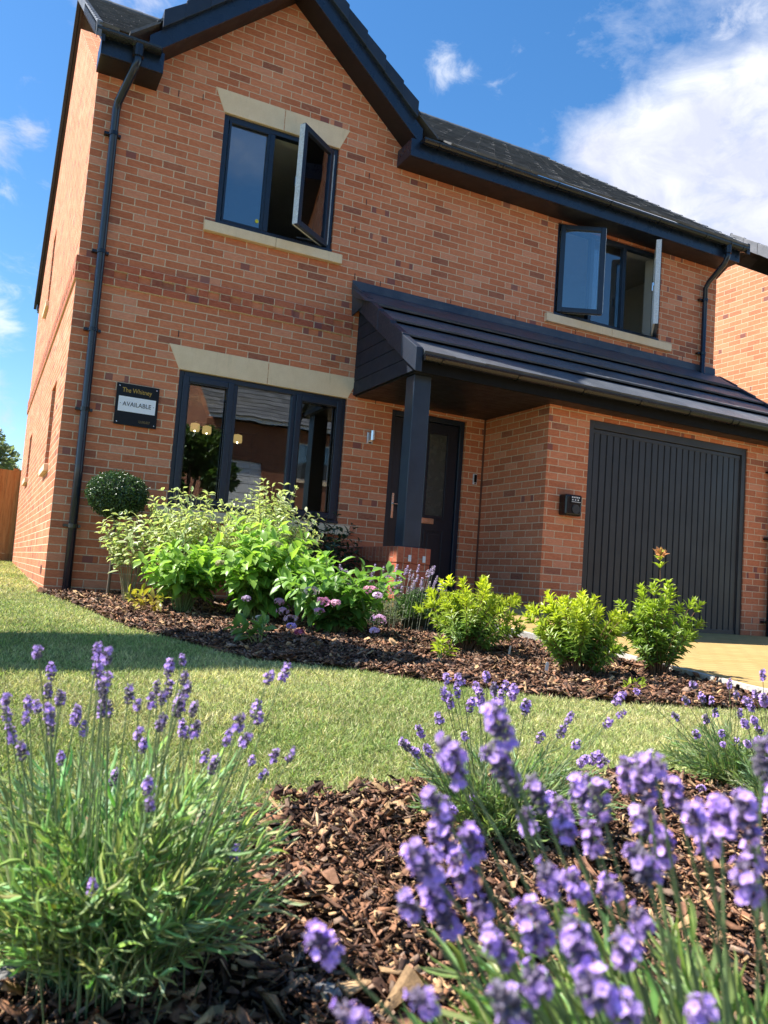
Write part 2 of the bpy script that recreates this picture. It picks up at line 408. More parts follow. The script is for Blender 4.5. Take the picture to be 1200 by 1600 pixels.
def npmesh(name, V, F, mat, col=None, parent=None, smooth=False):
    """V (N,3), F (M,k) arrays -> mesh object, with per-vertex colour attribute Col"""
    V = np.asarray(V, np.float32); F = np.asarray(F, np.int32); k = F.shape[1]
    me = bpy.data.meshes.new(name)
    me.vertices.add(len(V)); me.vertices.foreach_set('co', V.ravel())
    me.loops.add(F.size); me.loops.foreach_set('vertex_index', F.ravel())
    me.polygons.add(len(F)); me.polygons.foreach_set('loop_start', np.arange(0, F.size, k, dtype=np.int32)); me.polygons.foreach_set('loop_total', np.full(len(F), k, np.int32))
    me.update(calc_edges=True)
    if col is not None:
        a = me.color_attributes.new('Col', 'FLOAT_COLOR', 'POINT')
        c4 = np.ones((len(V), 4), np.float32); c4[:, :3] = col; a.data.foreach_set('color', c4.ravel())
    me.materials.append(mat)
    if smooth: me.polygons.foreach_set('use_smooth', np.ones(len(F), bool))
    o = bpy.data.objects.new(name, me); COL.objects.link(o)
    if parent: o.parent = parent
    return o
def whitecol(o, lo=1.0, hi=1.0, fpg=6, vpg=8):
    """random per-piece grey tint in Col"""
    me = o.data; n = len(me.vertices); g = rng.uniform(lo, hi, n//vpg+1).repeat(vpg)[:n]
    a = me.color_attributes.new('Col', 'FLOAT_COLOR', 'POINT'); c = np.ones((n, 4), np.float32); c[:, :3] = g[:, None]
    a.data.foreach_set('color', c.ravel()); return o

def norm(a): return a/np.maximum(np.linalg.norm(a, axis=-1, keepdims=True), 1e-9)
def frames(d, up):
    """rotation matrices with columns x=side, y=d (length), z=normal"""
    d = norm(d); x = norm(np.cross(d, up)); z = np.cross(x, d)
    return np.stack([x, d, z], axis=-1)
def scatter(T, TF, pos, R, sc, col, vcol=None):
    """instances of template T; sc (M,3); col (M,3); vcol (N,) or (N,3) per template vertex"""
    n = len(T); m = len(pos)
    V = np.einsum('mij,mnj->mni', R, T[None]*sc[:, None, :]) + pos[:, None, :]
    F = (np.asarray(TF)[None] + (np.arange(m)*n)[:, None, None]).reshape(-1, len(TF[0]))
    C = np.repeat(col[:, None, :], n, 1)
    if vcol is not None: C = C*np.asarray(vcol)[None]
    return V.reshape(-1, 3), F, C.reshape(-1, 3)
class Pile:
    def __init__(s): s.V = []; s.F = []; s.C = []; s.n = 0
    def add(s, V, F, C):
        s.V.append(V); s.F.append(F+s.n); s.C.append(C); s.n += len(V)
    def build(s, name, mat, parent=None, smooth=False):
        return npmesh(name, np.concatenate(s.V), np.concatenate(s.F), mat, np.concatenate(s.C), parent, smooth)
# templates (quads) : leaf length along +y from 0 to 1, width 1
LEAF = np.array([(0, 0, 0), (-.30, .22, .07), (0, .25, -.02), (.30, .22, .07), (-.5, .52, .10), (0, .55, .0), (.5, .52, .10), (-.27, .82, .04), (0, .84, -.03), (.27, .82, .04), (0, 1.06, -.12)], float)
LEAFF = [(0, 2, 1, 1), (0, 3, 2, 2)]
LEAFF = [(0, 0, 2, 1), (0, 3, 2, 2), (1, 2, 5, 4), (2, 3, 6, 5), (4, 5, 8, 7), (5, 6, 9, 8), (7, 8, 10, 10), (8, 9, 10, 10)]
TRI = lambda F: [tuple(dict.fromkeys(f)) for f in F]
def triangulate(F):
    out = []
    for f in F:
        g = list(dict.fromkeys(f))
        out.append((g[0], g[1], g[2]))
        if len(g) == 4: out.append((g[0], g[2], g[3]))
    return out
LEAFT = triangulate(LEAFF)
LEAF_EDGE = np.array([.35, 1, 0, 1, 1, 0, 1, 1, 0, 1, .8])
BLADE = np.array([(-.5, 0, 0), (.5, 0, 0), (-.45, .45, .0), (.45, .45, .0), (0, 1.0, -.18)], float)
BLADET = [(0, 1, 3), (0, 3, 2), (2, 3, 4)]
BLADE_C = np.array([(.75, .75, .7), (.75, .75, .7), (1, 1, 1), (1, 1, 1), (1.15, 1.1, 1.0)])
BOXT = np.array([(-.5, -.5, -.5), (.5, -.5, -.5), (.5, .5, -.5), (-.5, .5, -.5), (-.5, -.5, .5), (.5, -.5, .5), (.5, .5, .5), (-.5, .5, .5)], float)
BOXQ = [(0, 3, 2, 1), (4, 5, 6, 7), (0, 1, 5, 4), (1, 2, 6, 5), (2, 3, 7, 6), (3, 0, 4, 7)]

def tubes(paths, radii, n=4):
    """many thin tubes; paths (M,K,3), radii (M,K) or (K,)"""
    M_, K, _ = paths.shape; radii = np.broadcast_to(radii, (M_, K))
    t = np.gradient(paths, axis=1); t = norm(t)
    h = np.zeros_like(t); h[..., 0] = .31; h[..., 1] = .95
    x = norm(np.cross(t, h)); y = np.cross(x, t)
    ang = np.arange(n)*2*math.pi/n
    ring = paths[:, :, None, :] + radii[:, :, None, None]*(np.cos(ang)[None, None, :, None]*x[:, :, None, :] + np.sin(ang)[None, None, :, None]*y[:, :, None, :])
    V = ring.reshape(-1, 3); fs = []
    for i in range(K-1):
        for k in range(n): fs.append((i*n+k, i*n+(k+1) % n, (i+1)*n+(k+1) % n, (i+1)*n+k))
    F = (np.array(fs)[None] + (np.arange(M_)*K*n)[:, None, None]).reshape(-1, 4)
    return V, F
def bez(p0, p1, p2, K):
    t = np.linspace(0, 1, K)[None, :, None]
    return (1-t)**2*p0[:, None] + 2*t*(1-t)*p1[:, None] + t**2*p2[:, None]

# ------------------------------------------------------------ ground
def G(x, y):
    y = np.asarray(y, float)
    return np.where(y > 0, .022*np.minimum(y, 8.5), .045*np.maximum(y, -9.0))
def inpoly(P, x, y):
    P = np.asarray(P); ins = np.zeros(len(x), bool); j = len(P)-1
    for i in range(len(P)):
        xi, yi, xj, yj = P[i][0], P[i][1], P[j][0], P[j][1]
        c = ((yi > y) != (yj > y)) & (x < (xj-xi)*(y-yi)/(yj-yi+1e-12)+xi)
        ins ^= c; j = i
    return ins
xs = [-250, -60, -20, -8, 0, 8, 20, 60, 250]; ys = [-250, -60, -30, -9, -6, -3, 0, 4, 8.5, 20, 60, 400]
V = [(x, y, float(G(x, y))) for y in ys for x in xs]; n = len(xs)
F = [(j*n+i, j*n+i+1, (j+1)*n+i+1, (j+1)*n+i) for j in range(len(ys)-1) for i in range(n-1)]
structure(MB().add(V, F).build('lawn_ground', M_turf))

BED = [(-.03, -.004), (.0, -.12), (.17, -.9), (.37, -2.25), (.63, -3.05), (.86, -3.62), (1.2, -3.78), (1.4, -3.9), (1.72, -4.3), (2.2, -4.65), (2.9, -4.87), (3.5, -4.92), (3.70, -4.86),
       (3.68, -4.5), (3.74, -4.0), (3.84, -3.2), (3.8, -2.5), (3.5, -2.1), (3.3, -1.9), (3.25, -1.4), (3.19, -1.36), (2.85, -1.36), (2.85, -.004)]
NEARBED = [(-2.4, -6.3), (-.9, -6.22), (-.45, -6.17), (-.19, -6.11), (.09, -6.05), (.33, -5.97), (.55, -5.92), (.74, -5.90), (1.2, -5.93), (1.6, -5.93), (1.9, -6.11), (2.3, -6.3), (3.2, -6.9), (3.9, -8.1), (3.9, -8.9), (-2.4, -8.9)]
def sheet(name, poly, dz, mat, zf=G):
    bm = bmesh.new(); vs = [bm.verts.new((x, y, 0)) for x, y in poly]; bm.faces.new(vs)
    bmesh.ops.triangulate(bm, faces=bm.faces)
    for v in bm.verts: v.co.z = float(zf(v.co.x, v.co.y)) + dz
    bmesh.ops.recalc_face_normals(bm, faces=bm.faces)
    me = bpy.data.meshes.new(name); bm.to_mesh(me); bm.free(); me.materials.append(mat)
    o = bpy.data.objects.new(name, me); COL.objects.link(o); return o
structure(sheet('house_flower_bed', BED, .012, M_soil))
structure(sheet('front_flower_bed', NEARBED, .010, M_soil))

# driveway and path, its left side climbing to the front door
def ZD(x, y):
    r = np.clip((5.15-np.asarray(x, float))/.7, 0, 1); r = r*r*(3-2*r); f = np.clip((np.asarray(y, float)+2.5)/1.1, 0, 1); f = f*f*(3-2*f)
    return .045*np.minimum(y+1.2, 0) + .17*r*f
DL = [(3.18, 0.0), (3.18, -1.34), (3.26, -1.42), (3.31, -1.9), (3.52, -2.12), (3.82, -2.5), (3.86, -3.2), (3.76, -4.0), (3.70, -4.5), (3.73, -5.2), (3.9, -6.4), (4.1, -7.6), (4.2, -9.4)]
yy = np.array([0, -.3, -.6, -.9, -1.2, -1.34, -1.42, -1.6, -1.9, -2.12, -2.5, -2.8, -3.2, -3.6, -4.0, -4.5, -5.2, -6.4, -7.6, -9.4])
dlx = np.interp(-yy, [-p[1] for p in DL], [p[0] for p in DL])
V = []; n = 28; F = []
for j, y in enumerate(yy):
    for i in range(n):
        x = dlx[j] + (9.0-dlx[j])*(i/(n-1))**1.3
        V.append((x, y, float(ZD(x, y))+.004))
F = [(j*n+i, j*n+i+1, (j+1)*n+i+1, (j+1)*n+i) for j in range(len(yy)-1) for i in range(n-1)]
structure(MB().add(V, F).build('driveway', M_pave))
V = []; F = []
k = 0
for j, y in enumerate(yy):
    if y > -1.4: continue
    x = dlx[j]; zt = float(ZD(x, y))+.012
    V += [(x-.055, y, zt), (x, y, zt), (x, y, zt-.2), (x-.055, y, zt-.2)]
    if k: o = (k-1)*4; F += [(o, o+1, o+5, o+4), (o+1, o+2, o+6, o+5), (o+3, o, o+4, o+7)]
    k += 1
structure(MB().add(V, F).build('driveway_edging', M_kerb))
structure(MB().add([(-60, -9.4, -.400), (60, -9.4, -.400), (60, -11.2, -.400), (-60, -11.2, -.400)], [(0, 1, 2, 3)]).build('pavement', M_kerb))
structure(MB().add([(-60, -11.3, -.396), (60, -11.3, -.396), (60, -17, -.396), (-60, -17, -.396)], [(0, 1, 2, 3)]).build('road', M_road))

# ------------------------------------------------------------ the house
house = tag(empty('brick_house', (0, 0, 0)), 'detached two storey red brick house with navy windows, front gable and grey garage', 'house')
HX = 8.17; EZ = 4.93; SL = .705
WG = (1.026, 2.815, .89, 2.24); WU = (1.234, 2.50, 3.78, 4.94); W2 = (5.45, 7.16, 3.725, 4.90); DR = (3.362, 4.32, .12, 2.217)
HS = house
mb = MB()
wall(mb, 'x', 0, HX, -.3, EZ, 0, .3, [WG, WU, W2, DR])
# gable of the front, left and right of the upper window opening top
GA = 6.36; gx = 1.87; gs_ = .862
zf = lambda x: GA - gs_*abs(x-gx)
mb.add([], [])
xl, xr = gx-(GA-EZ)/gs_, gx+(GA-EZ)/gs_
pts = [(xl, EZ), (WU[0], EZ), (WU[0], WU[3]), (WU[1], WU[3]), (WU[1], EZ), (xr, EZ), (gx, GA)]
mb.prism([(x, 0, z) for x, z in pts], (0, .3, 0))
mb.build('front_wall', M_brick, HS)
# side and back walls
SW1 = (1.16, 1.80, 1.28, 2.18); SW2 = (4.9, 5.5, 4.05, 5.2); SW3 = (5.6, 6.3, 1.5, 2.2)
for x0, x1, nm, hol in ((0, .3, 'side_wall', [SW1, SW2, SW3]), (HX-.3, HX, 'side_wall', [])):
    mb = MB(); wall(mb, 'y', .3, 8.5, -.3, EZ, x0, x1, hol)
    if hol:
        hz = 5.2
        mb.prism([(x0, .0, EZ), (x0, SW2[0], EZ), (x0, SW2[0], hz), (x0, SW2[1], hz), (x0, SW2[1], EZ), (x0, 8.5, EZ), (x0, 4.25, EZ+4.25*SL)], (x1-x0, 0, 0))
    else:
        mb.prism([(x0, .0, EZ), (x0, 8.5, EZ), (x0, 4.25, EZ+4.25*SL)], (x1-x0, 0, 0))
    mb.build(nm, M_brick, HS)
mb = MB(); wall(mb, 'x', .3, HX-.3, -.3, EZ, 8.2, 8.5, [(5, 6.5, 1, 2.2)]); mb.build('back_wall', M_brick, HS)
# side windows seen edge-on
for (a, c, z0, z1) in (SW1, SW2, SW3):
    w_ = MB().box(.09, .14, a, a+.05, z0, z1).box(.09, .14, c-.05, c, z0, z1).box(.09, .14, a+.05, c-.05, z0, z0+.05).box(.09, .14, a+.05, c-.05, z1-.05, z1).build('window', M_frame, HS)
    MB().box(.11, .12, a+.05, c-.05, z0+.05, z1-.05).build('pane', M_glass, w_)
    MB().box(-.045, .15, a-.08, c+.08, z0-.075, z0-.001).build('sill', M_stone, w_, bevel=.006)
mb = MB()
for i in range(5):
    mb.box(-.004, .0, .44+i*.04, .465+i*.04, .17, .23)
mb.box(-.002, .0, .42, .64, .155, .245)
mb.build('air_brick', simple('terracotta_vent', (.20, .07, .04), .8), HS)

# brick string course (three courses, dentils in the middle)
bz = 2.915
mb = MB().box(-.018, 2.79, -.018, -.0005, bz, bz+.075).box(-.018, 2.82, -.018, -.0005, bz+.15, bz+.225)
for k in range(13): mb.box(.0+k*.225, .1025+k*.225, -.018, -.0005, bz+.0755, bz+.1495)
mb.box(-.018, -.0005, 0, 8.5, bz, bz+.075).box(-.018, -.0005, 0, 8.5, bz+.15, bz+.225)
for k in range(38): mb.box(-.018, -.0005, .0+k*.225, .1025+k*.225, bz+.0755, bz+.1495)
mb.build('string_course', M_brickred, HS, bevel=.003)
# weep vents
WEEP = []
for x, z in ((1.0, 5.02), (.76, 4.98), (2.87, 4.74), (2.86, 4.44), (2.75, 4.1), (2.79, 3.585), (.98, 2.585), (3.15, 2.27), (4.0, 2.30), (4.42, 2.30)):
    WEEP.append((x, z-.032, z+.032))
WEEP += [(3.1+k*.9, 3.545, 3.60) for k in range(6)]
M_weep = simple('weep_plastic', (.05, .02, .014), .6)
for x, za, zb in WEEP: MB().box(x-.004, x+.004, -.003, .004, za, zb).build('weep_vent', M_weep, HS)
# movement joint sealant in the porch corner
MB().box(4.557, 4.5765, -.012, -.0005, .12, 2.27).build('joint_sealant', simple('sealant', (.13, .05, .03), .6), HS)

# stone lintels and sills
def lintel(x0, x1, z0, z1, over, name='lintel'):
    xm = (x0+x1)/2; a = over
    for s_ in (0, 1):
        p = [(x0, z0), (xm-.003, z0), (xm-.003, z1), (x0-a, z1)] if s_ == 0 else [(xm+.003, z0), (x1, z0), (x1+a, z1), (xm+.003, z1)]
        MB().prism([(x, -.006, z) for x, z in p], (0, .09, 0)).build(name, M_stone, HS, bevel=.004)
lintel(WG[0]-.01, WG[1]+.0, 2.241, 2.475, .115)
lintel(WU[0]-.01, WU[1]+.0, 4.941, 5.175, .105)
def sill(x0, x1, z1, xm=None):
    xm = (x0+x1)/2 if xm is None else xm
    for a, c in ((x0, xm-.002), (xm+.002, x1)):
        MB().prism([(a, -.055, z1-.115), (a, .10, z1-.115), (a, .10, z1), (a, -.05, z1-.012), (a, -.055, z1-.02)], (c-a, 0, 0)).build('sill', M_stone, HS, bevel=.005)
sill(.91, 2.935, .888); sill(1.12, 2.61, 3.778); sill(5.32, 7.35, 3.723)

# ---- windows
YF0, YF1 = .030, .100
def ring(mb, x0, x1, z0, z1, w_, y0, y1):
    return mb.box(x0, x0+w_, y0, y1, z0, z1).box(x1-w_, x1, y0, y1, z0, z1).box(x0+w_, x1-w_, y0, y1, z0, z0+w_).box(x0+w_, x1-w_, y0, y1, z1-w_, z1)
def window(O, mulls, sashes, panes, lab=None, glass=None):
    x0, x1, z0, z1 = O
    e = empty('window', ((x0+x1)/2, 0, z0), HS)
    if lab: e['label'] = lab
    mb = MB(); w_ = .055
    segs = [x0+w_] + [v for m_ in mulls for v in (m_-.028, m_+.028)] + [x1-w_]
    mb.box(x0, x0+w_, YF0, YF1, z0, z1).box(x1-w_, x1, YF0, YF1, z0, z1)
    for m_ in mulls: mb.box(m_-.028, m_+.028, YF0, YF1, z0+w_, z1-w_)
    for z_a, z_b in ((z0, z0+w_), (z1-w_, z1)): mb.box(x0+w_, x1-w_, YF0, YF1, z_a, z_b)
    mb.box(x0-.0, x1+.0, -.012, YF0-.0005, z0+.002, z0+.03)                  # projecting cill nose
    f = mb.build('frame', M_frame, e, bevel=.006)
    f.matrix_parent_inverse = Matrix.Translation(-e.location)
    for (a, c) in sashes:
        s_ = ring(MB(), a, c, z0+w_-.012, z1-w_+.012, .062, YF0-.022, YF0-.0005).build('sash', M_frame, e, bevel=.007); s_.matrix_parent_inverse = Matrix.Translation(-e.location)
        g = ring(MB(), a+.062, c-.062, z0+w_+.05, z1-w_-.05, .010, YF0-.014, YF0-.001).build('gasket', M_black, e); g.matrix_parent_inverse = Matrix.Translation(-e.location)
    for (a, c) in panes:
        p = MB().box(a, c, YF0+.03, YF0+.036, z0+.05, z1-.05).build('pane', glass or M_glass, e); p.matrix_parent_inverse = Matrix.Translation(-e.location)
    return e
window(WG, [1.60, 2.235], [(1.07, 1.585), (2.25, 2.77)], [(1.07, 1.58), (1.62, 2.215), (2.255, 2.77)], glass=M_glassdim)
wu = window(WU, [1.76], [], [(1.28, 1.74)])
ring(MB(), 1.30, 1.73, WU[2]+.05, WU[3]-.05, .02, YF0-.004, YF0+.028).build('glazing_bead', M_frame, HS, bevel=.003)
wr = window(W2, [6.03, 6.56], [], [(6.05, 6.54)])
def dot():
    e = MB().lathe([(0, 0), (.020, 0), (.020, .001), (0, .001)], (0, 0, 0), 20).build('sticker', simple('yellow_sticker', (.75, .65, .03), .5), HS)
    e.matrix_world = Matrix.Translation((1.675, YF0+.026, 3.93)) @ Matrix.Rotation(math.radians(90), 4, 'X')
dot()
# opened casements: built flat in local x from the hinge, then turned
def casement(hx, hz0, hz1, wdt, ang, side, parent):
    """hinged at x=hx; leaf reaches -side direction; ang = opening towards -y"""
    e = empty('open_casement', (hx, YF0-.005, hz0), parent)
    s_ = side
    def bx(mb, a, c, y0, y1, z0, z1): return mb.box(min(s_*a, s_*c), max(s_*a, s_*c), y0, y1, z0, z1)
    H = hz1-hz0; t = .062; mb = MB()
    bx(mb, 0, t, -.030, .014, 0, H); bx(mb, wdt-t, wdt, -.030, .014, 0, H); bx(mb, t, wdt-t, -.030, .014, 0, t); bx(mb, t, wdt-t, -.030, .014, H-t, H)
    mb.build('sash', M_frame, e, bevel=.006)
    mb = MB()                                                    # white inner face and locking edge
    bx(mb, .006, t, .0145, .040, .006, H-.006); bx(mb, wdt-t, wdt-.006, .0145, .040, .006, H-.006); bx(mb, t, wdt-t, .0145, .040, .006, t); bx(mb, t, wdt-t, .0145, .040, H-t, H-.006)
    mb.build('inner_face', M_white, e, bevel=.003)
    mb = MB(); bx(mb, wdt+.0005, wdt+.004, -.024, .034, .01, H-.01)
    for q in (.12, .3, .48, .7, .86): bx(mb, wdt+.004, wdt+.011, -.004, .012, H*q, H*q+.035)
    mb.build('locking_strip', M_alu, e)
    mb = MB(); bx(mb, t-.005, wdt-t+.005, -.008, -.002, t-.005, H-t+.005); mb.build('pane', M_glass, e)
    mb = MB(); bx(mb, wdt-.05, wdt-.03, .04, .065, H*.46, H*.50); bx(mb, wdt-.05, wdt-.03, .052, .068, H*.40, H*.50); mb.build('handle', M_chrome, e, bevel=.003)
    e.rotation_euler = (0, 0, ang)
    return e
casement(2.425, WU[2]+.045, WU[3]-.045, .59, math.radians(38), -1, house)
casement(5.51, W2[2]+.045, W2[3]-.02, .56, math.radians(-26), 1, house)
casement(7.10, W2[2]+.045, W2[3]-.02, .53, math.radians(49), -1, house)
for p_ in ([(2.42, .02, 3.85), (2.28, -.03, 3.85), (2.10, .01, 3.85)], [(5.6, .01, 3.79), (5.72, -.05, 3.79)], [(7.06, .01, 3.79), (6.98, -.08, 3.79)]): MB().tube(p_, .005, 6).build('window_stay', M_steel, HS)
MB().box(2.432, 2.446, .008, .0295, 3.86, 4.86).build('hinge_track', M_alu, HS)
MB().box(2.452, 2.456, .012, .0295, 3.86, 4.86).build('hinge_seal', M_alu, HS)

# ---- interior: floors, ceilings, partitions
mb = MB().box(.3, HX-.3, .3, 8.2, .0, .12); mb.build('ground_floor', M_carpet, HS)
mb = MB().box(.3, HX-.3, .3, 8.2, 2.46, 2.72); mb.build('upper_floor', M_plaster, HS)
mb = MB().box(.3, HX-.3, .3, 8.2, 4.985, 5.05); mb.build('upstairs_ceiling', M_plaster, HS)
mb = MB().box(.3, HX-.3, 4.4, 4.5, .12, 2.46).box(3.1, 3.2, .3, 4.4, .12, 2.46).build('ground_partition', M_greige, HS)
mb = MB().box(.3, 4.55, 3.2, 3.3, 2.72, 4.985).build('upper_partition', M_greige, HS)
mb = MB().box(4.55, 4.65, .3, 3.3, 2.72, 4.985).box(4.65, HX-.3, 3.2, 3.3, 2.72, 4.985).build('bedroom_wall', M_plaster, HS)
for b_ in ((.3005, .32, .3, 4.4, .12, 2.46), (.3005, .32, .3, 3.2, 2.72, 4.985), (HX-.32, HX-.3005, .3, 3.2, 2.72, 4.985)): MB().box(*b_).build('inner_lining', M_plaster, HS)
for (a, c, z0, z1) in (WU, W2, WG):
    MB().box(a, a+.004, YF1+.001, .299, z0, z1).box(a, c, YF1+.001, .299, z1-.004, z1).box(c-.004, c, YF1+.001, .299, z0, z1).build('reveal_lining', M_plaster, HS)
mb = MB().box(4.65, HX-.34, .3005, .315, 2.72, W2[2]-.02).box(4.65, 5.44, .3005, .315, W2[2]-.02, 4.985).box(7.17, HX-.34, .3005, .315, W2[2]-.02, 4.985).build('window_wall_lining', M_plaster, HS)
d_ = ring(MB(), 6.85, 7.6, 2.72, 4.76, .07, 3.17, 3.199).build('door_lining', M_white, HS)
MB().box(6.93, 7.52, 3.185, 3.199, 2.72, 4.68).build('inner_door', simple('dark_door', (.03, .035, .05), .4), HS)
# window board
MB().box(WG[0], WG[1], .11, .42, .86, .888).build('window_board', M_white, HS)

# ---- roof
def tiles(mb, x0, x1, y0, z0, slope, length, gauge, tw, thick, jit, sign=1, rag=0, hole=None, gap=0.0):
    """courses of tiles up a slope that starts at (y0,z0) and climbs with +y*sign"""
    nc = int(round(length/gauge)); L = length/nc; c = 1/math.sqrt(1+slope*slope); s_ = slope*c
    for i in range(nc):
        off = (i % 2)*tw/2; xx = x0; edges = [x0]; k = 0
        q = x0 + (tw-off if off else tw)
        while q < x1-.02: edges.append(q); q += tw
        edges.append(x1)
        segs = list(zip(edges[:-1], edges[1:]))
        if hole:
            ha, hb = hole(z0+i*L*s_); out = []
            for a, e in segs:
                if e <= ha or a >= hb: out.append((a, e))
                else:
                    if a < ha-.02: out.append((a, ha))
                    if e > hb+.02: out.append((hb, e))
            segs = out
        for a, e in segs:
            j = rng.uniform(-jit, jit); j2 = rng.uniform(-jit, jit)
            l0 = i*L + rng.uniform(-rag, rag); l1 = (i+1)*L+.03
            P = lambda l, h: (y0+sign*(l*c - h*s_), z0+l*s_+h*c)
            ya, za = P(l0, thick+j); yb, zb = P(l1, .006+j2*.3); yc, zc = P(l0, (thick-gap) if (gap and i) else j*.2-.004); yd, zd = P(l1, -.008)
            mb.add([(a+.0015, ya, za), (e-.0015, ya, za+j*.4), (e-.0015, yb, zb), (a+.0015, yb, zb), (a+.0015, yc, zc), (e-.0015, yc, zc), (e-.0015, yd, zd), (a+.0015, yd, zd)],
                   [(0, 1, 2, 3), (4, 7, 6, 5), (0, 4, 5, 1), (1, 5, 6, 2), (2, 6, 7, 3), (3, 7, 4, 0)])
RY0, RZ0 = -.44, 5.13; RL = 4.69*math.sqrt(1+SL*SL)
def under_gable(z):
    hw = (GA+.30-z)/gs_ - .02
    return (gx-hw, gx+hw) if hw > 0 else (1e3, -1e3)
mb = MB(); tiles(mb, -.06, HX+.10, RY0, RZ0, SL, RL, .25, .25, .020, .0022, rag=.004, hole=under_gable)
o = mb.build('roof_front', M_roof, HS); whitecol(o, .78, 1.22)
mb = MB(); tiles(mb, -.06, HX+.10, 8.94, RZ0, SL, RL, .28, .30, .022, .003, sign=-1)
o = mb.build('roof_back', M_roof, HS); whitecol(o, .65, 1.35)
mb = MB()
for k in range(19):
    x = -.07+k*.44
    mb.tube([(x, 4.25, RZ0+4.69*SL-.035), (x+.442, 4.25, RZ0+4.69*SL-.03)], .075, 10)
o = mb.build('ridge_tiles', M_roof, HS); whitecol(o)
# verge caps on the two gable ends of the main roof (left one grey in the sun)
def verge_caps(x0, x1, y0, z0, sl, L, seg, mat, sgn=1, dep=.13, name='verge_caps'):
    n = int(L/seg); mb = MB(); c = 1/math.sqrt(1+sl*sl); s_ = sl*c
    for i in range(n):
        l0, l1 = i*seg, (i+1)*seg+.02; up = .03
        P = lambda l, h: (y0+sgn*(l*c), z0+l*s_+h)
        a = P(l0, up+.012); b_ = P(l1, up); c_ = P(l1, up-dep); d = P(l0, up-dep-.006)
        mb.add([(x0, *a), (x1, *a), (x1, *b_), (x0, *b_), (x0, *d), (x1, *d), (x1, *c_), (x0, *c_)], [(0, 1, 2, 3), (4, 7, 6, 5), (0, 4, 5, 1), (1, 5, 6, 2), (2, 6, 7, 3), (3, 7, 4, 0)])
    o = mb.build(name, mat, HS, bevel=.004); whitecol(o, .8, 1.15); return o
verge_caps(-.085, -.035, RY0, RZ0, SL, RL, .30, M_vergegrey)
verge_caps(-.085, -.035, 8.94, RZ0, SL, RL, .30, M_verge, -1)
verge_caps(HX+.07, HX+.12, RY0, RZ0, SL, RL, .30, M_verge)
# ribbed dry-verge face over the first metres of the left rake
mb = MB()
for i in range(34):
    l = .03+i*.085; c = 1/math.sqrt(1+SL*SL)
    y = RY0+l*c; z = RZ0+l*SL*c
    mb.box(-.092, -.0855, y, y+.045, z-.085, z+.015)
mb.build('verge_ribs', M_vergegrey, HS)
MB().prism([(-.03, RY0+.02, RZ0-.13), (-.03, 4.25, RZ0-.13+4.67*SL), (-.03, 4.25, RZ0-.02+4.67*SL), (-.03, RY0+.02, RZ0-.02)], (.03, 0, 0)).prism([(-.03, 8.92, RZ0-.13), (-.03, 4.25, RZ0-.13+4.67*SL), (-.03, 4.25, RZ0-.02+4.67*SL), (-.03, 8.92, RZ0-.02)], (.029, 0, 0)).build('verge_undercloak', M_soffit, HS)

# eaves boxes: fascia + soffit (right of the gable, left of the gable, and the back)
FY = -.33
def eaves(x0, x1, endl=True, endr=True):
    MB().box(x0, x1, FY, FY+.018, EZ+.002, 5.13).build('fascia', M_navy, HS, bevel=.003)
    MB().box(x0+.001, x1-.001, FY+.0185, -.001, EZ, EZ+.012).build('soffit', M_soffit, HS)
    if endl: MB().box(x0, x0+.015, FY+.019, -.001, EZ+.013, 5.12).build('box_end', M_navy, HS)
    if endr: MB().box(x1-.015, x1, FY+.019, -.001, EZ+.013, 5.12).build('box_end', M_navy, HS)
eaves(-.02, .545); eaves(3.195, HX+.05)
MB().box(-.02, HX+.05, 8.501, 8.83, EZ, EZ+.012).box(-.02, HX+.05, 8.815, 8.83, EZ+.013, 5.13).build('back_eaves', M_navy, HS)
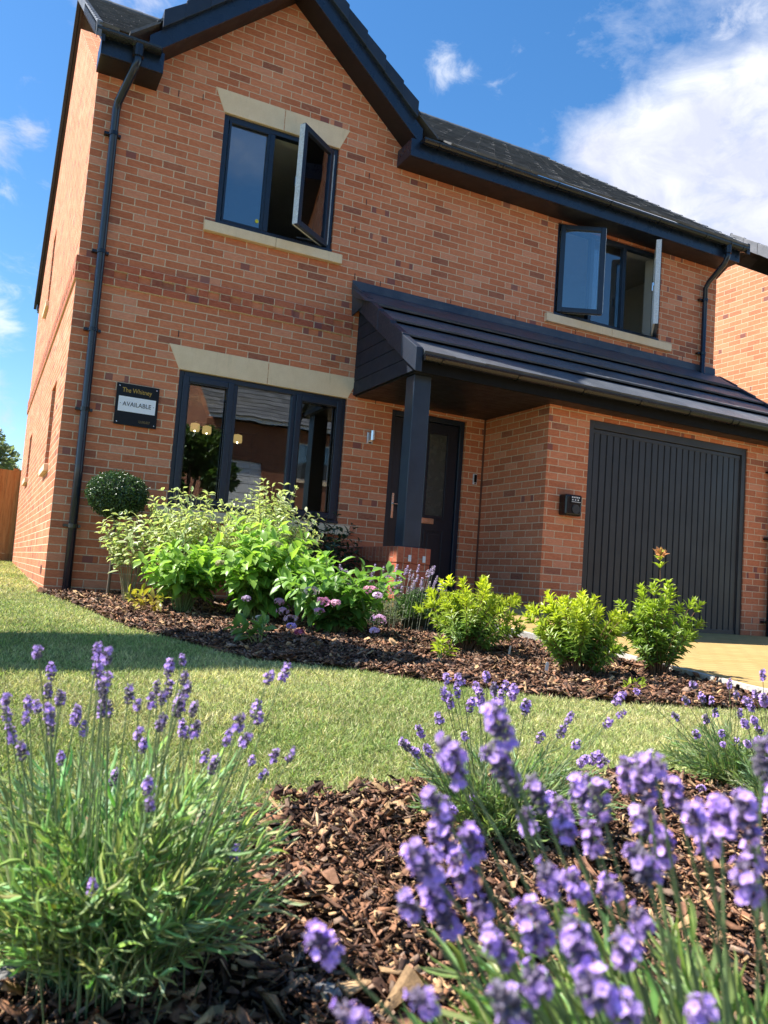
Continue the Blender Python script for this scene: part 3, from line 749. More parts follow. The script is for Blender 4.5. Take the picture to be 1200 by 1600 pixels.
# gable: sloping soffit, barge boards, caps
BY = -.30
for sg, nm in ((-1, 'l'), (1, 'r')):
    e = 1.40 if sg < 0 else 1.40
    zA = GA - .0; zB = GA - gs_*e
    X = gx+sg*e
    MB().prism([(gx, BY+.02, zA), (X, BY+.02, zB), (X, BY+.02, zB+.02), (gx, BY+.02, zA+.02)], (0, -BY-.021, 0)).build('gable_soffit', M_soffit, HS)
    e2 = 1.47; X2 = gx+sg*e2; zB2 = GA-gs_*e2
    MB().prism([(gx, BY-.0, zA-.004), (X2, BY, zB2-.004), (X2, BY, zB2+.19), (gx, BY, zA+.19)], (0, .0195, 0)).build('barge_board', M_navy, HS, bevel=.002)
    # roof slope behind
    mb = MB(); top = GA+.28
    x_e = 1.62; n_x = 6
    def mainy(z): return RY0 + (z-RZ0)/SL
    zt0 = top; zt1 = top-gs_*x_e
    ya, yb = mainy(zt0)+.05, mainy(zt1)+.05
    nrow = 7
    for i in range(nrow):
        f0, f1 = i/nrow, (i+1)/nrow
        P = lambda f: (gx+sg*x_e*f, top-gs_*x_e*f)
        (xa, za), (xb, zb) = P(f0), P(f1+.02)
        ya_ = ya+(yb-ya)*f0; yb_ = ya+(yb-ya)*f1
        mb.add([(xa, BY-.03, za), (xb, BY-.03, zb+.02), (xb, yb_, zb+.02), (xa, ya_, za), (xa, BY-.03, za-.03), (xb, BY-.03, zb-.01), (xb, yb_, zb-.01), (xa, ya_, za-.03)],
               [(0, 1, 2, 3), (4, 7, 6, 5), (0, 4, 5, 1), (1, 5, 6, 2), (2, 6, 7, 3), (3, 7, 4, 0)])
    o = mb.build('gable_roof', M_roof, HS); whitecol(o, .7, 1.3)
    # verge caps: overlapping folded units
    mb = MB(); seg = .305; nseg = 6; ct = 1/math.sqrt(1+gs_*gs_)
    for i in range(nseg):
        l0 = i*seg; l1 = (i+1)*seg+.025 if i < nseg-1 else (i+1)*seg-.02
        def Q(l, h): return (gx+sg*l*ct, GA+.205-l*ct*gs_+h)
        up0, up1 = .135, .160
        (xa, za), (xb, zb) = Q(l0, 0), Q(l1, 0)
        y0 = BY-.045-(.003 if i % 2 else 0)
        v = [(xa, y0, za-.02), (xb, y0-.010, zb-.02), (xb, y0-.010, zb+up1), (xa, y0, za+up0), (xa, BY+.05, za-.02), (xb, BY+.05, zb-.02), (xb, BY+.09, zb+up1), (xa, BY+.09, za+up0)]
        mb.add(v, [(0, 1, 2, 3), (4, 7, 6, 5), (0, 4, 5, 1), (1, 5, 6, 2), (2, 6, 7, 3), (3, 7, 4, 0)])
    o = mb.build('gable_verge_caps', M_verge, HS, bevel=.006); whitecol(o, .85, 1.15)
MB().box(gx-.03, gx+.03, BY-.07, BY+.1, GA+.30, GA+.40).build('gable_ridge_cap', M_gutter, HS)

# gutters and down pipes
def gutter(x0, x1, y, z, r=.055, brackets=(), sag=0.0):
    prof = [(math.cos(a)*r, math.sin(a)*r) for a in np.linspace(math.pi, 2*math.pi, 11)]
    V = []; F = []
    for x, dz in ((x0, 0), (x1, sag)):
        for (py, pz) in prof: V.append((x, y+py, z+pz+dz))
        for (py, pz) in prof[::-1]: V.append((x, y+py*.9, z+pz*.9+.004+dz))
    n = len(prof)*2
    for k in range(n): F.append((k, (k+1) % n, n+(k+1) % n, n+k))
    F += [tuple(range(n))[::-1], tuple(range(n, 2*n))]
    o = MB().add(V, F).build('gutter', M_gutter, HS)
    for bx_ in brackets:
        mb = MB()
        P = [(bx_, y+math.cos(a)*(r+.005), z+math.sin(a)*(r+.005)+sag*(bx_-x0)/(x1-x0)) for a in np.linspace(math.pi*1.0, 2*math.pi, 9)]
        for a_, b_ in zip(P[:-1], P[1:]):
            mb.add([(a_[0]-.012, a_[1], a_[2]), (a_[0]+.012, a_[1], a_[2]), (b_[0]+.012, b_[1], b_[2]), (b_[0]-.012, b_[1], b_[2]),
                    (a_[0]-.012, a_[1], a_[2]-.004), (a_[0]+.012, a_[1], a_[2]-.004), (b_[0]+.012, b_[1], b_[2]-.004), (b_[0]-.012, b_[1], b_[2]-.004)],
                   [(0, 1, 2, 3), (4, 7, 6, 5), (0, 4, 5, 1), (1, 5, 6, 2), (2, 6, 7, 3), (3, 7, 4, 0)])
        mb.build('gutter_bracket', M_black, o)
    MB().box(x0-.004, x0, y-r, y+r, z-r, z).build('stop_end', M_black, o); MB().box(x1, x1+.004, y-r, y+r, z-r+sag, z+sag).build('stop_end', M_black, o)
    return o
gutter(3.30, HX+.10, -.392, 5.115, brackets=[3.5, 4.25, 4.33, 5.1, 5.9, 6.7, 7.5, 7.95, 8.18])
gutter(-.07, .50, -.392, 5.115, brackets=[.02, .25])
def downpipe(path, r, name='downpipe', clips=(), square=False):
    o = MB().tube(path, r, 16).build(name, M_pipe, HS, smooth=False)
    for p in o.data.polygons: p.use_smooth = len(p.vertices) == 4
    for (x, y, z) in clips:
        mb = MB()
        mb.box(x-r-.045, x+r+.03, y+r*.2, y+r+.02, z-.012, z+.012)
        mb.tube([(x, y, z-.018), (x, y, z+.018)], r+.006, 16)
        mb.build('pipe_clip', M_black, o)
    return o
downpipe([(.30, -.392, 5.07), (.30, -.392, 4.93), (.27, -.35, 4.83), (.20, -.10, 4.66), (.19, -.065, 4.58), (.19, -.065, 1.2), (.19, -.065, -.02)], .038, clips=[(.19, -.065, z) for z in (4.35, 3.2, 2.45, 1.7, .62)])
MB().tube([(.30, -.392, 5.08), (.30, -.392, 4.97)], .052, 14).build('gutter_outlet', M_gutter, HS)
downpipe([(7.93, -.392, 5.06), (7.93, -.392, 4.93), (7.92, -.35, 4.84), (7.90, -.12, 4.66), (7.90, -.065, 4.58), (7.90, -.065, 3.42), (7.90, -.10, 3.36)], .034, clips=[(7.90, -.065, 4.42), (7.90, -.065, 3.68)])
MB().tube([(7.93, -.392, 5.08), (7.93, -.392, 4.97)], .048, 14).build('gutter_outlet', M_gutter, HS)

# ---- garage bay and porch canopy
D = -1.20; GX0 = 4.577; GX1 = HX
GD = (5.111, 7.489, -.02, 2.194)
mb = MB(); wall(mb, 'x', GX0, GX1, -.3, 2.30, D, D+.1, [GD]); mb.build('garage_front_wall', M_brick, HS)
MB().box(GX0, GX0+.1, D+.1, -.0005, -.3, 2.30).build('porch_side_wall', M_brick, HS)
MB().box(GX1-.1, GX1, D+.1, -.0005, -.3, 2.30).build('garage_end_wall', M_brick, HS)
SOL = MB()
# garage door
f_ = MB().box(GD[0], GD[0]+.075, D+.015, D+.09, GD[2], GD[3]).box(GD[1]-.075, GD[1], D+.015, D+.09, GD[2], GD[3]).box(GD[0]+.075, GD[1]-.075, D+.015, D+.09, GD[3]-.085, GD[3])
gd = empty('garage_door', ((GD[0]+GD[1])/2, D, 0), HS)
def under(o, e): o.matrix_parent_inverse = Matrix.Translation(-e.location); return o
under(f_.build('frame', M_garage, gd, bevel=.004), gd)
mb = MB(); x0, x1 = GD[0]+.085, GD[1]-.085; nr = 24; pitch = (x1-x0)/nr; V = []; F = []
prof = []
for k in range(nr):
    a = x0+k*pitch
    prof += [(a, 0), (a+.010, .0), (a+.016, -.014), (a+pitch-.006, -.014), (a+pitch, 0)]
z0, z1 = GD[2]+.07, GD[3]-.13
n = len(prof)
for z in (z0, z1):
    for (x, dy) in prof: V.append((x, D+.050+dy, z))
F = [(k, k+1, n+k+1, n+k) for k in range(n-1)]
mb.add(V, F)
under(mb.build('ribbed_panel', M_garage, gd), gd)
mb = MB().box(x0-.005, x1+.005, D+.030, D+.058, z0-.055, z0).box(x0-.005, x1+.005, D+.032, D+.058, z1, z1+.04).box(x0-.008, x0, D+.030, D+.058, z0, z1).box(x1, x1+.008, D+.030, D+.058, z0, z1)
under(mb.build('panel_edge', M_garage, gd, bevel=.003), gd)
under(MB().tube([(6.30, D+.035, .48), (6.30, D+.020, .48)], .008, 10).build('lock', M_steel, gd), gd)

# canopy geometry
CY, CZ = -1.50, 2.40          # eaves edge
CT = 3.40; CX0, CX1 = 2.905, HX+.08
csl = (CT-CZ)/(-CY); cL = math.hypot(CT-CZ, CY)
mb = MB(); tiles(mb, CX0, CX1, CY, CZ, csl, cL, .45, .33, .052, .0016, rag=.003, gap=.020)
o = mb.build('canopy_tiles', M_canopytile, HS, bevel=.002); whitecol(o, .9, 1.12)
# verge caps at the open left end and the far right end
for xa, xb in ((CX0-.075, CX0-.005), (CX1+.003, CX1+.06)):
    mb = MB(); ct = 1/math.sqrt(1+csl*csl)
    for i in range(5):
        l0, l1 = i*.36, min((i+1)*.36+.03, cL-.02)
        P = lambda l, h: (CY+l*ct, CZ+l*ct*csl+h)
        a, b_, c_, d = P(l0, .075), P(l1, .058), P(l1, -.16), P(l0, -.15)
        mb.add([(xa-.004*(i % 2), *a), (xb, *a), (xb, *b_), (xa-.004*(i % 2), *b_), (xa-.004*(i % 2), *d), (xb, *d), (xb, *c_), (xa-.004*(i % 2), *c_)], [(0, 1, 2, 3), (4, 7, 6, 5), (0, 4, 5, 1), (1, 5, 6, 2), (2, 6, 7, 3), (3, 7, 4, 0)])
    o = mb.build('canopy_verge_caps', M_verge, HS, bevel=.005); whitecol(o, .9, 1.15)
# boarded cheek on the left
mb = MB(); zb = 2.285; hb = .15
for k in range(8):
    za, zc = zb+k*hb, zb+(k+1)*hb-.006
    # slope line: z = CZ-.10 + csl*(y-CY)
    ys_a = CY+.05+(max(za-(CZ-.12), 0))/csl; ys_c = CY+.05+(max(zc-(CZ-.12), 0))/csl
    if ys_a > -.02: break
    ys_c = min(ys_c, -.004)
    mb.prism([(CX0-.03, -.002, za), (CX0-.03, ys_a, za), (CX0-.03, ys_c, zc), (CX0-.03, -.002, zc)], (.02, 0, 0))
mb.build('canopy_cheek', simple('cheek_board', (.016, .022, .036), .55, nscale=14, spec=.25), HS, bevel=.004)
# soffit boards under the porch
mb = MB(); nb = 14; 
for k in range(nb):
    a = CY+.10+k*(1.44/nb)
    mb.box(CX0, GX0-.0, a, a+1.44/nb-.006, 2.272, 2.284)
mb.box(CX0, GX0, CY+.10, -.004, 2.284, 2.30)
mb.build('porch_soffit', M_soffit, HS)
MB().box(GX0+.001, CX1, CY+.10, D-.0005, 2.272, 2.285).build('garage_soffit', M_soffit, HS)
MB().box(CX0-.03, CX1, CY+.075, CY+.0995, 2.268, 2.43).build('canopy_fascia', simple('matt_black_board', (.008, .008, .009), .7, spec=.15), HS, bevel=.003)
MB().prism([(CX0+.01, CY+.11, 2.302), (CX0+.01, -.004, 2.302), (CX0+.01, -.004, CT-.04), (CX0+.01, CY+.11, CZ+.02)], (CX1-CX0-.02, 0, 0)).build('canopy_void', M_soffit, HS)
gutter(CX0+.0, CX1+.03, CY+.005, 2.405, r=.052, brackets=[3.1, 3.95, 4.75, 5.5, 6.2, 6.85, 6.95, 7.7])
# lead flashing: upstand against the wall and apron over the top course, in lapped lengths
xe = [CX0-.14, 4.35, 5.75, 7.0, HX+.0]
for i in range(4):
    a, c = xe[i], xe[i+1]+.02
    t_ = .003*(i % 2)
    MB().prism([(a, -.004-t_, 3.535), (a, -.016-t_, 3.535), (a, -.022-t_, 3.44), (a, -.12-t_, 3.385), (a, -.24-t_, 3.305), (a, -.40-t_, 3.205), (a, -.40-t_, 3.198), (a, -.13-t_, 3.30), (a, -.004-t_, 3.38)], (c-a, 0, 0)).build('lead_flashing', M_lead, HS, bevel=.006)
MB().prism([(CX0-.14, -.006, 3.52), (CX0-.07, -.20, 3.33), (CX0-.07, -.20, 3.22), (CX0-.12, -.006, 3.14)], (.012, .004, 0)).build('flashing_corner', M_lead, HS, bevel=.004)
# post on a dwarf brick wall
MB().box(2.93, 3.11, -1.31, -1.14, .652, 2.272).build('porch_post', M_post, HS, bevel=.006)
MB().box(2.86, 3.20, -1.35, -.0005, -.3, .50).build('dwarf_wall', M_brickdwarf, HS, bevel=.006)
MB().box(2.855, 3.205, -1.355, -.0005, .502, .652).build('dwarf_wall_coping', M_bricksold, HS, bevel=.008)
for a in (2.97, 3.12): MB().box(a, a+.03, -1.362, -1.3555, .52, .58).build('post_strap', M_white, HS, bevel=.002)

# ---- front door
dr = empty('front_door', ((DR[0]+DR[1])/2, .07, DR[2]), HS)
x0, x1, z0, z1 = DR
under(MB().box(x0, x0+.06, .035, .11, z0, z1).box(x1-.06, x1, .035, .11, z0, z1).box(x0+.06, x1-.06, .035, .11, z1-.06, z1).box(x0, x1, .0, .11, z0-.05, z0).build('frame', M_frame, dr, bevel=.005), dr)
lx0, lx1, lz1 = x0+.065, x1-.065, z1-.065
under(MB().box(lx0, lx1, .062, .106, z0+.004, lz1).build('leaf', M_door, dr, bevel=.004), dr)
mb = MB()
for (a, c, za, zb_) in ((3.55, 3.76, 1.13, 2.04), (3.87, 4.115, 1.08, 2.03), (3.55, 3.76, .30, .92), (3.90, 4.115, .30, .92)):
    ring(mb, a-.02, c+.02, za-.02, zb_+.02, .018, .052, .0615); 
    mb.box(a+.03, c-.03, .055, .0615, za+.03, zb_-.03) if zb_ < 1.2 else None
under(mb.build('mouldings', M_door, dr, bevel=.004), dr)
for (a, c) in ((3.56, 3.75), (3.885, 4.10)):
    p_ = under(MB().box(a, c, .057, .0615, 1.10, 2.02).build('pane', M_obsc, dr), dr)
mb = MB().box(3.452, 3.482, .046, .0615, 1.02, 1.30); mb.tube([(3.467, .046, 1.18), (3.467, .012, 1.18)], .009, 10); mb.tube([(3.46, .012, 1.18), (3.58, .012, 1.175)], .010, 10)
under(mb.build('handle', M_chrome, dr, bevel=.003), dr)
mb = MB().box(3.755, 4.0, .050, .0615, 1.0, 1.065).box(3.77, 3.985, .044, .0505, 1.012, 1.053)
under(mb.build('letterbox', simple('bright_brass_chrome', (.78, .62, .52), .22, metal=1.0, nscale=5), dr, bevel=.003), dr)
under(MB().box(x0-.02, x1+.02, -.28, -.001, -.1, z0-.052).build('door_step', M_kerb, dr, bevel=.006), dr)

# right-hand garage down pipe
downpipe([(7.90, -1.50, 2.36), (7.90, -1.50, 2.25), (7.89, -1.40, 2.14), (7.88, -1.27, 2.06), (7.88, -1.265, .0)], .040, clips=[(7.88, -1.265, z) for z in (1.95, 1.15, .17)])

# ------------------------------------------------------------ things fixed to the house
def text(body, size, mat, loc, parent, name, align='CENTER', ext=.0012, rot=(math.pi/2, 0, 0), sx=1.0):
    cu = bpy.data.curves.new(name, 'FONT'); cu.body = body; cu.size = size; cu.align_x = align; cu.align_y = 'CENTER'; cu.extrude = ext
    tmp = bpy.data.objects.new(name, cu); COL.objects.link(tmp)
    dg = bpy.context.evaluated_depsgraph_get(); me = bpy.data.meshes.new_from_object(tmp.evaluated_get(dg))
    COL.objects.unlink(tmp); bpy.data.objects.remove(tmp)
    me.materials.clear(); me.materials.append(mat)
    o = bpy.data.objects.new(name, me); COL.objects.link(o); o.parent = parent; o.location = loc; o.rotation_euler = rot; o.scale = (sx, 1, 1)
    return o
M_gold = simple('gold_lettering', (.55, .33, .05), .45, metal=.3)
M_ink = simple('black_ink', (.01, .01, .014), .5)
M_acry = simple('black_acrylic', (.004, .004, .006), .30, nscale=3, spec=.25)
M_card = simple('white_card', (.84, .85, .90), .5, nscale=5, namp=.02)
sg = tag(empty('house_sign', (.652, -.02, 1.81)), 'square black sign with gold lettering and white AVAILABLE panel on the brick wall', 'sign')
MB().box(-.197, .197, -.006, .0, -.198, .198).build('board', M_acry, sg, bevel=.002)
MB().box(-.172, .172, -.0095, -.0065, -.068, .075).build('available_panel', M_card, sg, bevel=.001)
text('· AVAILABLE ·', .060, M_ink, (0, -.0105, .003), sg, 'available_lettering', sx=.90)
text('The Whitney', .062, M_gold, (-.145, -.0075, .135), sg, 'name_lettering', align='LEFT', sx=.82)
text('LUXURY', .034, simple('dull_gold', (.22, .15, .05), .5), (.03, -.0075, -.150), sg, 'small_lettering', align='LEFT', sx=.8)
for x in (-.172, .172):
    for z in (-.172, .172):
        e = MB().lathe([(0, .004), (.004, .004), (.0075, 0), (.0075, -.016), (0, -.016)], (0, 0, 0), 12).build('fixing_cap', M_chrome, sg); e.location = (x, -.010, z); e.rotation_euler = (math.pi/2, 0, 0)
wl = tag(empty('wall_light', (3.11, 0, 1.86)), 'small stainless steel up and down light beside the front door', 'wall light')
MB().box(-.035, .035, -.014, -.001, -.075, .055).build('back_plate', M_steel, wl, bevel=.004)
MB().tube([(.012, -.05, -.035), (.012, -.05, .068)], .030, 20).build('lamp_tube', M_chrome, wl)
MB().lathe([(0, .0), (.016, .0), (.014, -.012), (0, -.016)], (0, -.012, -.052), 14).build('sensor', M_black, wl)
db = tag(empty('doorbell', (4.47, 0, 1.565)), 'slim white and black video doorbell on the brick wall right of the door', 'doorbell')
MB().box(-.025, .025, -.022, -.001, -.062, .062).build('case', simple('silver_plastic', (.6, .6, .62), .35), db, bevel=.006)
MB().box(-.018, .018, -.026, -.0225, -.035, .052).build('face', M_acry, db, bevel=.004)
MB().lathe([(0, .003), (.010, .003), (.012, 0)], (0, 0, 0), 16).build('button', M_chrome, db)
for o in list(db.children):
    if o.name.startswith('button'): o.location = (0, -.0225, -.048); o.rotation_euler = (math.pi/2, 0, 0)
ev = tag(empty('ev_charger', (4.86, D, 1.245)), 'rounded black electric car charger on the brick beside the garage door', 'car charger')
MB().box(-.105, .105, -.125, -.001, -.115, .105).build('case', M_black, ev, bevel=.022, seg=4)
MB().box(-.05, .085, -.132, -.1255, .015, .092).build('label_plate', M_acry, ev, bevel=.003)
MB().tube([(.02, -.135, -.045), (.02, -.1255, -.045)], .048, 24).build('socket_cover', simple('dark_grey_plastic', (.03, .03, .03), .5), ev)
mb = MB().box(-.04, .075, -.134, -.1325, .026, .031)
for k in range(3): mb.box(-.035+k*.035, -.02+k*.035, -.134, -.1325, .042, .056)
for k in range(5): mb.box(-.04+k*.022, -.026+k*.022, -.134, -.1325, .068, .082)
mb.build('printed_marks', M_white, ev)

# pendant inside the ground floor room (lit) and pot on the window board
pl = tag(empty('pendant_light', (2.05, 2.2, 2.46)), 'lit three lamp pendant with amber glass shades hanging inside the ground floor room', 'pendant light')
MB().lathe([(0, 0), (.06, 0), (.06, -.025), (0, -.025)], (0, 0, 0), 16).tube([(0, 0, -.02), (0, 0, -.34)], .006, 6).build('ceiling_rod', M_black, pl)
M_shade, b = newmat('amber_glass')
finish(b, b.n('ShaderNodeEmission', ins={'Color': (1.0, .68, .25, 1), 'Strength': .30}))
M_bulb, b = newmat('lamp_filament')
finish(b, b.n('ShaderNodeEmission', ins={'Color': (1.0, .85, .55, 1), 'Strength': 14.0}))
mb = MB()
for k in range(3):
    a = k*2.1+.4; c_ = ((-.33, -.12, .17)[k], (.05, .30, -.15)[k], (-.36, -.33, -.46)[k])
    mb.tube([(0, 0, -.34), (c_[0], c_[1], c_[2]+.05), (c_[0], c_[1], c_[2]+.02)], .006, 6)
    s_ = MB().lathe([(.02, .03), (.055, .02), (.06, -.05), (.055, -.075)], c_, 18).build('glass_shade', M_shade, pl)
    MB().lathe([(0, .0), (.020, -.02), (.022, -.05), (0, -.085)], (c_[0], c_[1], c_[2]-.0), 10).build('bulb', M_bulb, s_)
mb.build('arms', M_black, pl)
pv = tag(empty('stone_vase', (2.08, .30, .888)), 'round grey vase with dark twigs inside the ground floor window', 'vase')
MB().lathe([(0, 0), (.06, 0), (.11, .05), (.125, .10), (.10, .16), (.05, .19), (.045, .2), (.03, .2)], (0, 0, 0), 24).build('vase_body', M_pot, pv, smooth=True)
P0 = np.zeros((14, 3)) + (0, 0, .18); P2 = P0 + np.stack([rng.uniform(-.14, .14, 14), rng.uniform(-.05, .05, 14), rng.uniform(.08, .2, 14)], 1)
Vv, Ff = tubes(bez(P0, (P0+P2)/2+(0, 0, .05), P2, 6), .0025)
pp = P2.repeat(4, 0)+rng.normal(0, .02, (56, 3)); Rr = frames(rng.normal(0, 1, (56, 3)), rng.normal(0, 1, (56, 3)))
tw_ = npmesh('twigs', Vv, Ff, M_stem, np.tile((.05, .04, .03), (len(Vv), 1)), pv)
a_, b_, c_ = scatter(LEAF, LEAFT, pp, Rr, np.tile((.015, .03, .03), (56, 1)), np.tile((.05, .07, .04), (56, 1)))
npmesh('twig_leaves', a_, b_, M_leafdark, c_, pv)

# ------------------------------------------------------------ neighbours, fence, trees, things behind the camera
def simple_house(name, label, X0, Y0, wd, dp, ez, rz, brick, face=1, win=(), garage=None, gable=None):
    """house whose front wall stands on y=Y0 and whose body runs to Y0+face*dp"""
    e = tag(empty(name, (X0, Y0, 0)), label, 'house')
    f = face; mb = MB(); zb = -.7
    hol = [(a, c, z0, z1) for a, c, z0, z1 in win] + ([garage] if garage else [])
    y0, y1 = (0, .3) if f > 0 else (-.3, 0)
    wall(mb, 'x', 0, wd, zb, ez, y0, y1, hol)
    yb0, yb1 = (dp-.3, dp) if f > 0 else (-dp, -dp+.3)
    wall(mb, 'x', 0, wd, zb, ez, yb0, yb1)
    for xa in (0, wd-.3):
        ya, yc = (.3, dp-.3) if f > 0 else (-dp+.3, -.3)
        wall(mb, 'y', ya, yc, zb, ez, xa, xa+.3)
        mb.prism([(xa, 0, ez), (xa, f*dp, ez), (xa, f*dp/2, rz-.12)], (.3, 0, 0))
    mb.build('wall', brick, e)
    sl_ = (rz-ez)/(dp/2); over = .42
    for sgn in (1, -1):
        mb = MB(); yA = -over*f if sgn > 0 else f*(dp+over)
        tiles(mb, -.05, wd+.05, yA, ez+.12, sl_, (dp/2+over)*math.sqrt(1+sl_**2), .30, .33, .024, .003, sign=f*sgn)
        o = mb.build('roof', M_roof, e); whitecol(o, .7, 1.3)
    mb = MB()
    mb.box(-.02, wd+.02, min(-f*.36, -f*.34), max(-f*.36, -f*.34), ez, ez+.2).build('fascia', M_navy if f > 0 else M_white, e)
    for (a, c, z0, z1) in win:
        yy_ = .06*f; w_ = ring(MB(), a, c, z0, z1, .06, min(yy_, yy_+.06*f), max(yy_, yy_+.06*f)).box((a+c)/2-.03, (a+c)/2+.03, min(yy_, yy_+.06*f), max(yy_, yy_+.06*f), z0+.06, z1-.06).build('window', M_white if f < 0 else M_frame, e)
        MB().box(a+.06, c-.06, yy_+.02, yy_+.03, z0+.06, z1-.06).build('pane', M_glass, w_)
        MB().box(a-.1, c+.1, min(-f*.05, f*.1), max(-f*.05, f*.1), z0-.12, z0-.001).build('sill', M_stone, w_)
        MB().box(a+.08, a+.35, yy_+.12*f-.02, yy_+.12*f+.02, z0+.06, z1-.06).build('curtain', M_white, w_)
        MB().box(a-.1, c+.1, min(f*.45, f*.47), max(f*.45, f*.47), z0-.3, z1+.3).build('blind', M_greige, w_)
    if garage:
        a, c, z0, z1 = garage; mb = MB()
        for k in range(10): mb.box(a, c, min(.06*f, .1*f), max(.06*f, .1*f), z0+k*(z1-z0)/10, z0+(k+1)*(z1-z0)/10-.03)
        mb.box(a, c, min(.101*f, .12*f), max(.101*f, .12*f), z0, z1).build('garage_door', M_white, e)
    return e
nbh = simple_house('neighbour_house', 'sunlit orange brick neighbouring house at the right edge, grey verge tiles', 11.3, -.05, 8.0, 5.2, 5.0, 6.72, M_bricknb, 1, [(3, 4.6, 3.6, 4.8)])
o = verge_caps(0, 0, 0, 0, .7, .1, .3, M_vergegrey) if False else None
mb = MB(); sl_ = (6.72-5.0)/2.6; L = 3.02*math.sqrt(1+sl_**2)
for i in range(11):
    c = 1/math.sqrt(1+sl_**2); l0, l1 = i*.36, min((i+1)*.36+.02, L); up = .035; dep = .20
    P = lambda l, h: (-.42+l*c, 5.12+l*sl_*c+h)
    a, b_, c_, d = P(l0, up+.014), P(l1, up), P(l1, up-dep), P(l0, up-dep-.008)
    mb.add([(-.07, *a), (-.02, *a), (-.02, *b_), (-.07, *b_), (-.07, *d), (-.02, *d), (-.02, *c_), (-.07, *c_)], [(0, 1, 2, 3), (4, 7, 6, 5), (0, 4, 5, 1), (1, 5, 6, 2), (2, 6, 7, 3), (3, 7, 4, 0)])
o = mb.build('verge_caps', M_vergegrey, nbh, bevel=.004); whitecol(o, .85, 1.15)
simple_house('opposite_house', 'brick house across the road with white slatted door, seen only mirrored in the window', 5.55, -18.0, 8.5, 8, 5.15, 8.3, M_brickopp, -1, [(3.1, 4.4, 3.55, 4.75), (5.6, 6.9, 3.55, 4.75), (3.0, 4.6, .9, 2.3)], garage=(.4, 1.95, 1.3, 3.95))
simple_house('opposite_house', 'second brick house across the road, seen only mirrored in the glass', 15.8, -17.5, 8.5, 8, 5.1, 8.2, M_brickopp, -1, [(1.0, 2.4, 3.3, 4.5), (5.2, 6.6, 3.3, 4.5), (1.0, 2.6, .9, 2.3)], garage=(4.8, 7.2, -.35, 1.85))

# close-boarded fence running left from the back corner of the house
fc = tag(empty('timber_fence', (-.03, 8.55, .18)), 'tall close boarded orange timber fence behind the left corner of the house', 'fence')
def fence_wood():
    m, b = newmat('fence_timber'); oc = b.n('ShaderNodeTexCoord').outputs['Object']; at_ = b.n('ShaderNodeAttribute', attribute_name='Col')
    mp = b.n('ShaderNodeMapping', ins={'Vector': oc, 'Scale': (1, 1, .08)}); n = b.noise(mp, 40, 5, .6, .8)
    col = b.mix(b.mr(n, .3, .7), (.30, .135, .042), (.46, .235, .085)); col = b.mix(1.0, col, at_.outputs['Color'], 'MULTIPLY')
    finish(b, pbr(b, col, .75, bump(b, n, .6, .003), spec=.2)); return m
M_fence = fence_wood()
mb = MB()
for k in range(60):
    x = .24-k*.105; mb.box(x-.115, x, -.008*(k % 2), .014-.008*(k % 2)+.002, .15, 1.68+rng.uniform(-.004, .004))
o = mb.build('boards', M_fence, fc); whitecol(o, .8, 1.15)
for k in range(4):
    o = MB().box(-.1-k*1.8, -.0-k*1.8, .02, .11, -.1, 1.72).build('post', M_fence, fc); whitecol(o)
mb = MB().box(-6.3, .24, -.02, .012, -.1, .149); o = mb.build('gravel_board', M_fence, fc); whitecol(o, .8, .9)

def tree(name, label, x, y, z0, h, r, col, n=14000, seed=1, lob=9, leaf=.16):
    g = np.random.default_rng(seed); t = tag(empty(name, (x, y, z0)), label, 'tree')
    hh = h*.42
    tr = MB().tube([(0, 0, -.2), (.05, .02, hh*.5), (0, .0, hh), (.1, 0, h*.72)], [r*.09, r*.07, r*.05, r*.02], 9)
    cs = []
    for k in range(lob):
        a = g.uniform(0, 6.28); el = g.uniform(-.5, 1.0); rr = r*.62
        c_ = np.array([rr*math.cos(a)*math.cos(el), rr*math.sin(a)*math.cos(el), h*.62+rr*math.sin(el)*1.0]); cs.append(c_)
        tr.tube([(0, 0, hh*.8), (c_[0]*.5, c_[1]*.5, (hh+c_[2])*.5), tuple(c_)], [r*.04, r*.025, r*.008], 6)
    tr.build('trunk', simple('bark', (.09, .065, .045), .9, nscale=12, namp=.3, bumpd=.01), t)
    cs = np.array(cs); ci = g.integers(0, lob, n); d = norm(g.normal(0, 1, (n, 3))); rad = r*g.uniform(.30, .52, lob)[ci]*g.uniform(.35, 1.0, n)**.5
    # clumps
    cl_ = norm(g.normal(0, 1, (40, 3))); k = np.argmax(d@cl_.T, 1); d = norm(d*.55+cl_[k]*.45+g.normal(0, .12, (n, 3)))
    p = cs[ci]+d*rad[:, None]*np.array([1, 1, .85])
    R = frames(d+g.normal(0, .7, (n, 3)), g.normal(0, 1, (n, 3))+np.array([0, 0, 1.0]))
    s_ = g.uniform(.7, 1.3, n)[:, None]*np.array([[leaf*.6, leaf, leaf]])
    c = np.array(col)[None]*g.uniform(.6, 1.4, (n, 1))*np.stack([g.uniform(.85, 1.2, n), np.ones(n), g.uniform(.7, 1.1, n)], 1)
    V, F, C = scatter(LEAF, LEAFT, p, R, s_, c); npmesh('crown', V, F, M_leaf, C, t)
    return t
tree('broadleaf_tree', 'pale grey green broadleaf tree behind the fence at the left edge', -1.2, 25, .1, 4.3, 2.4, (.17, .21, .13), 16000, 3)
tree('broadleaf_tree', 'leafy dark tree across the road, mirrored in the ground floor window', 4.55, -15.6, -.4, 5.4, 1.55, (.07, .13, .035), 12000, 5)

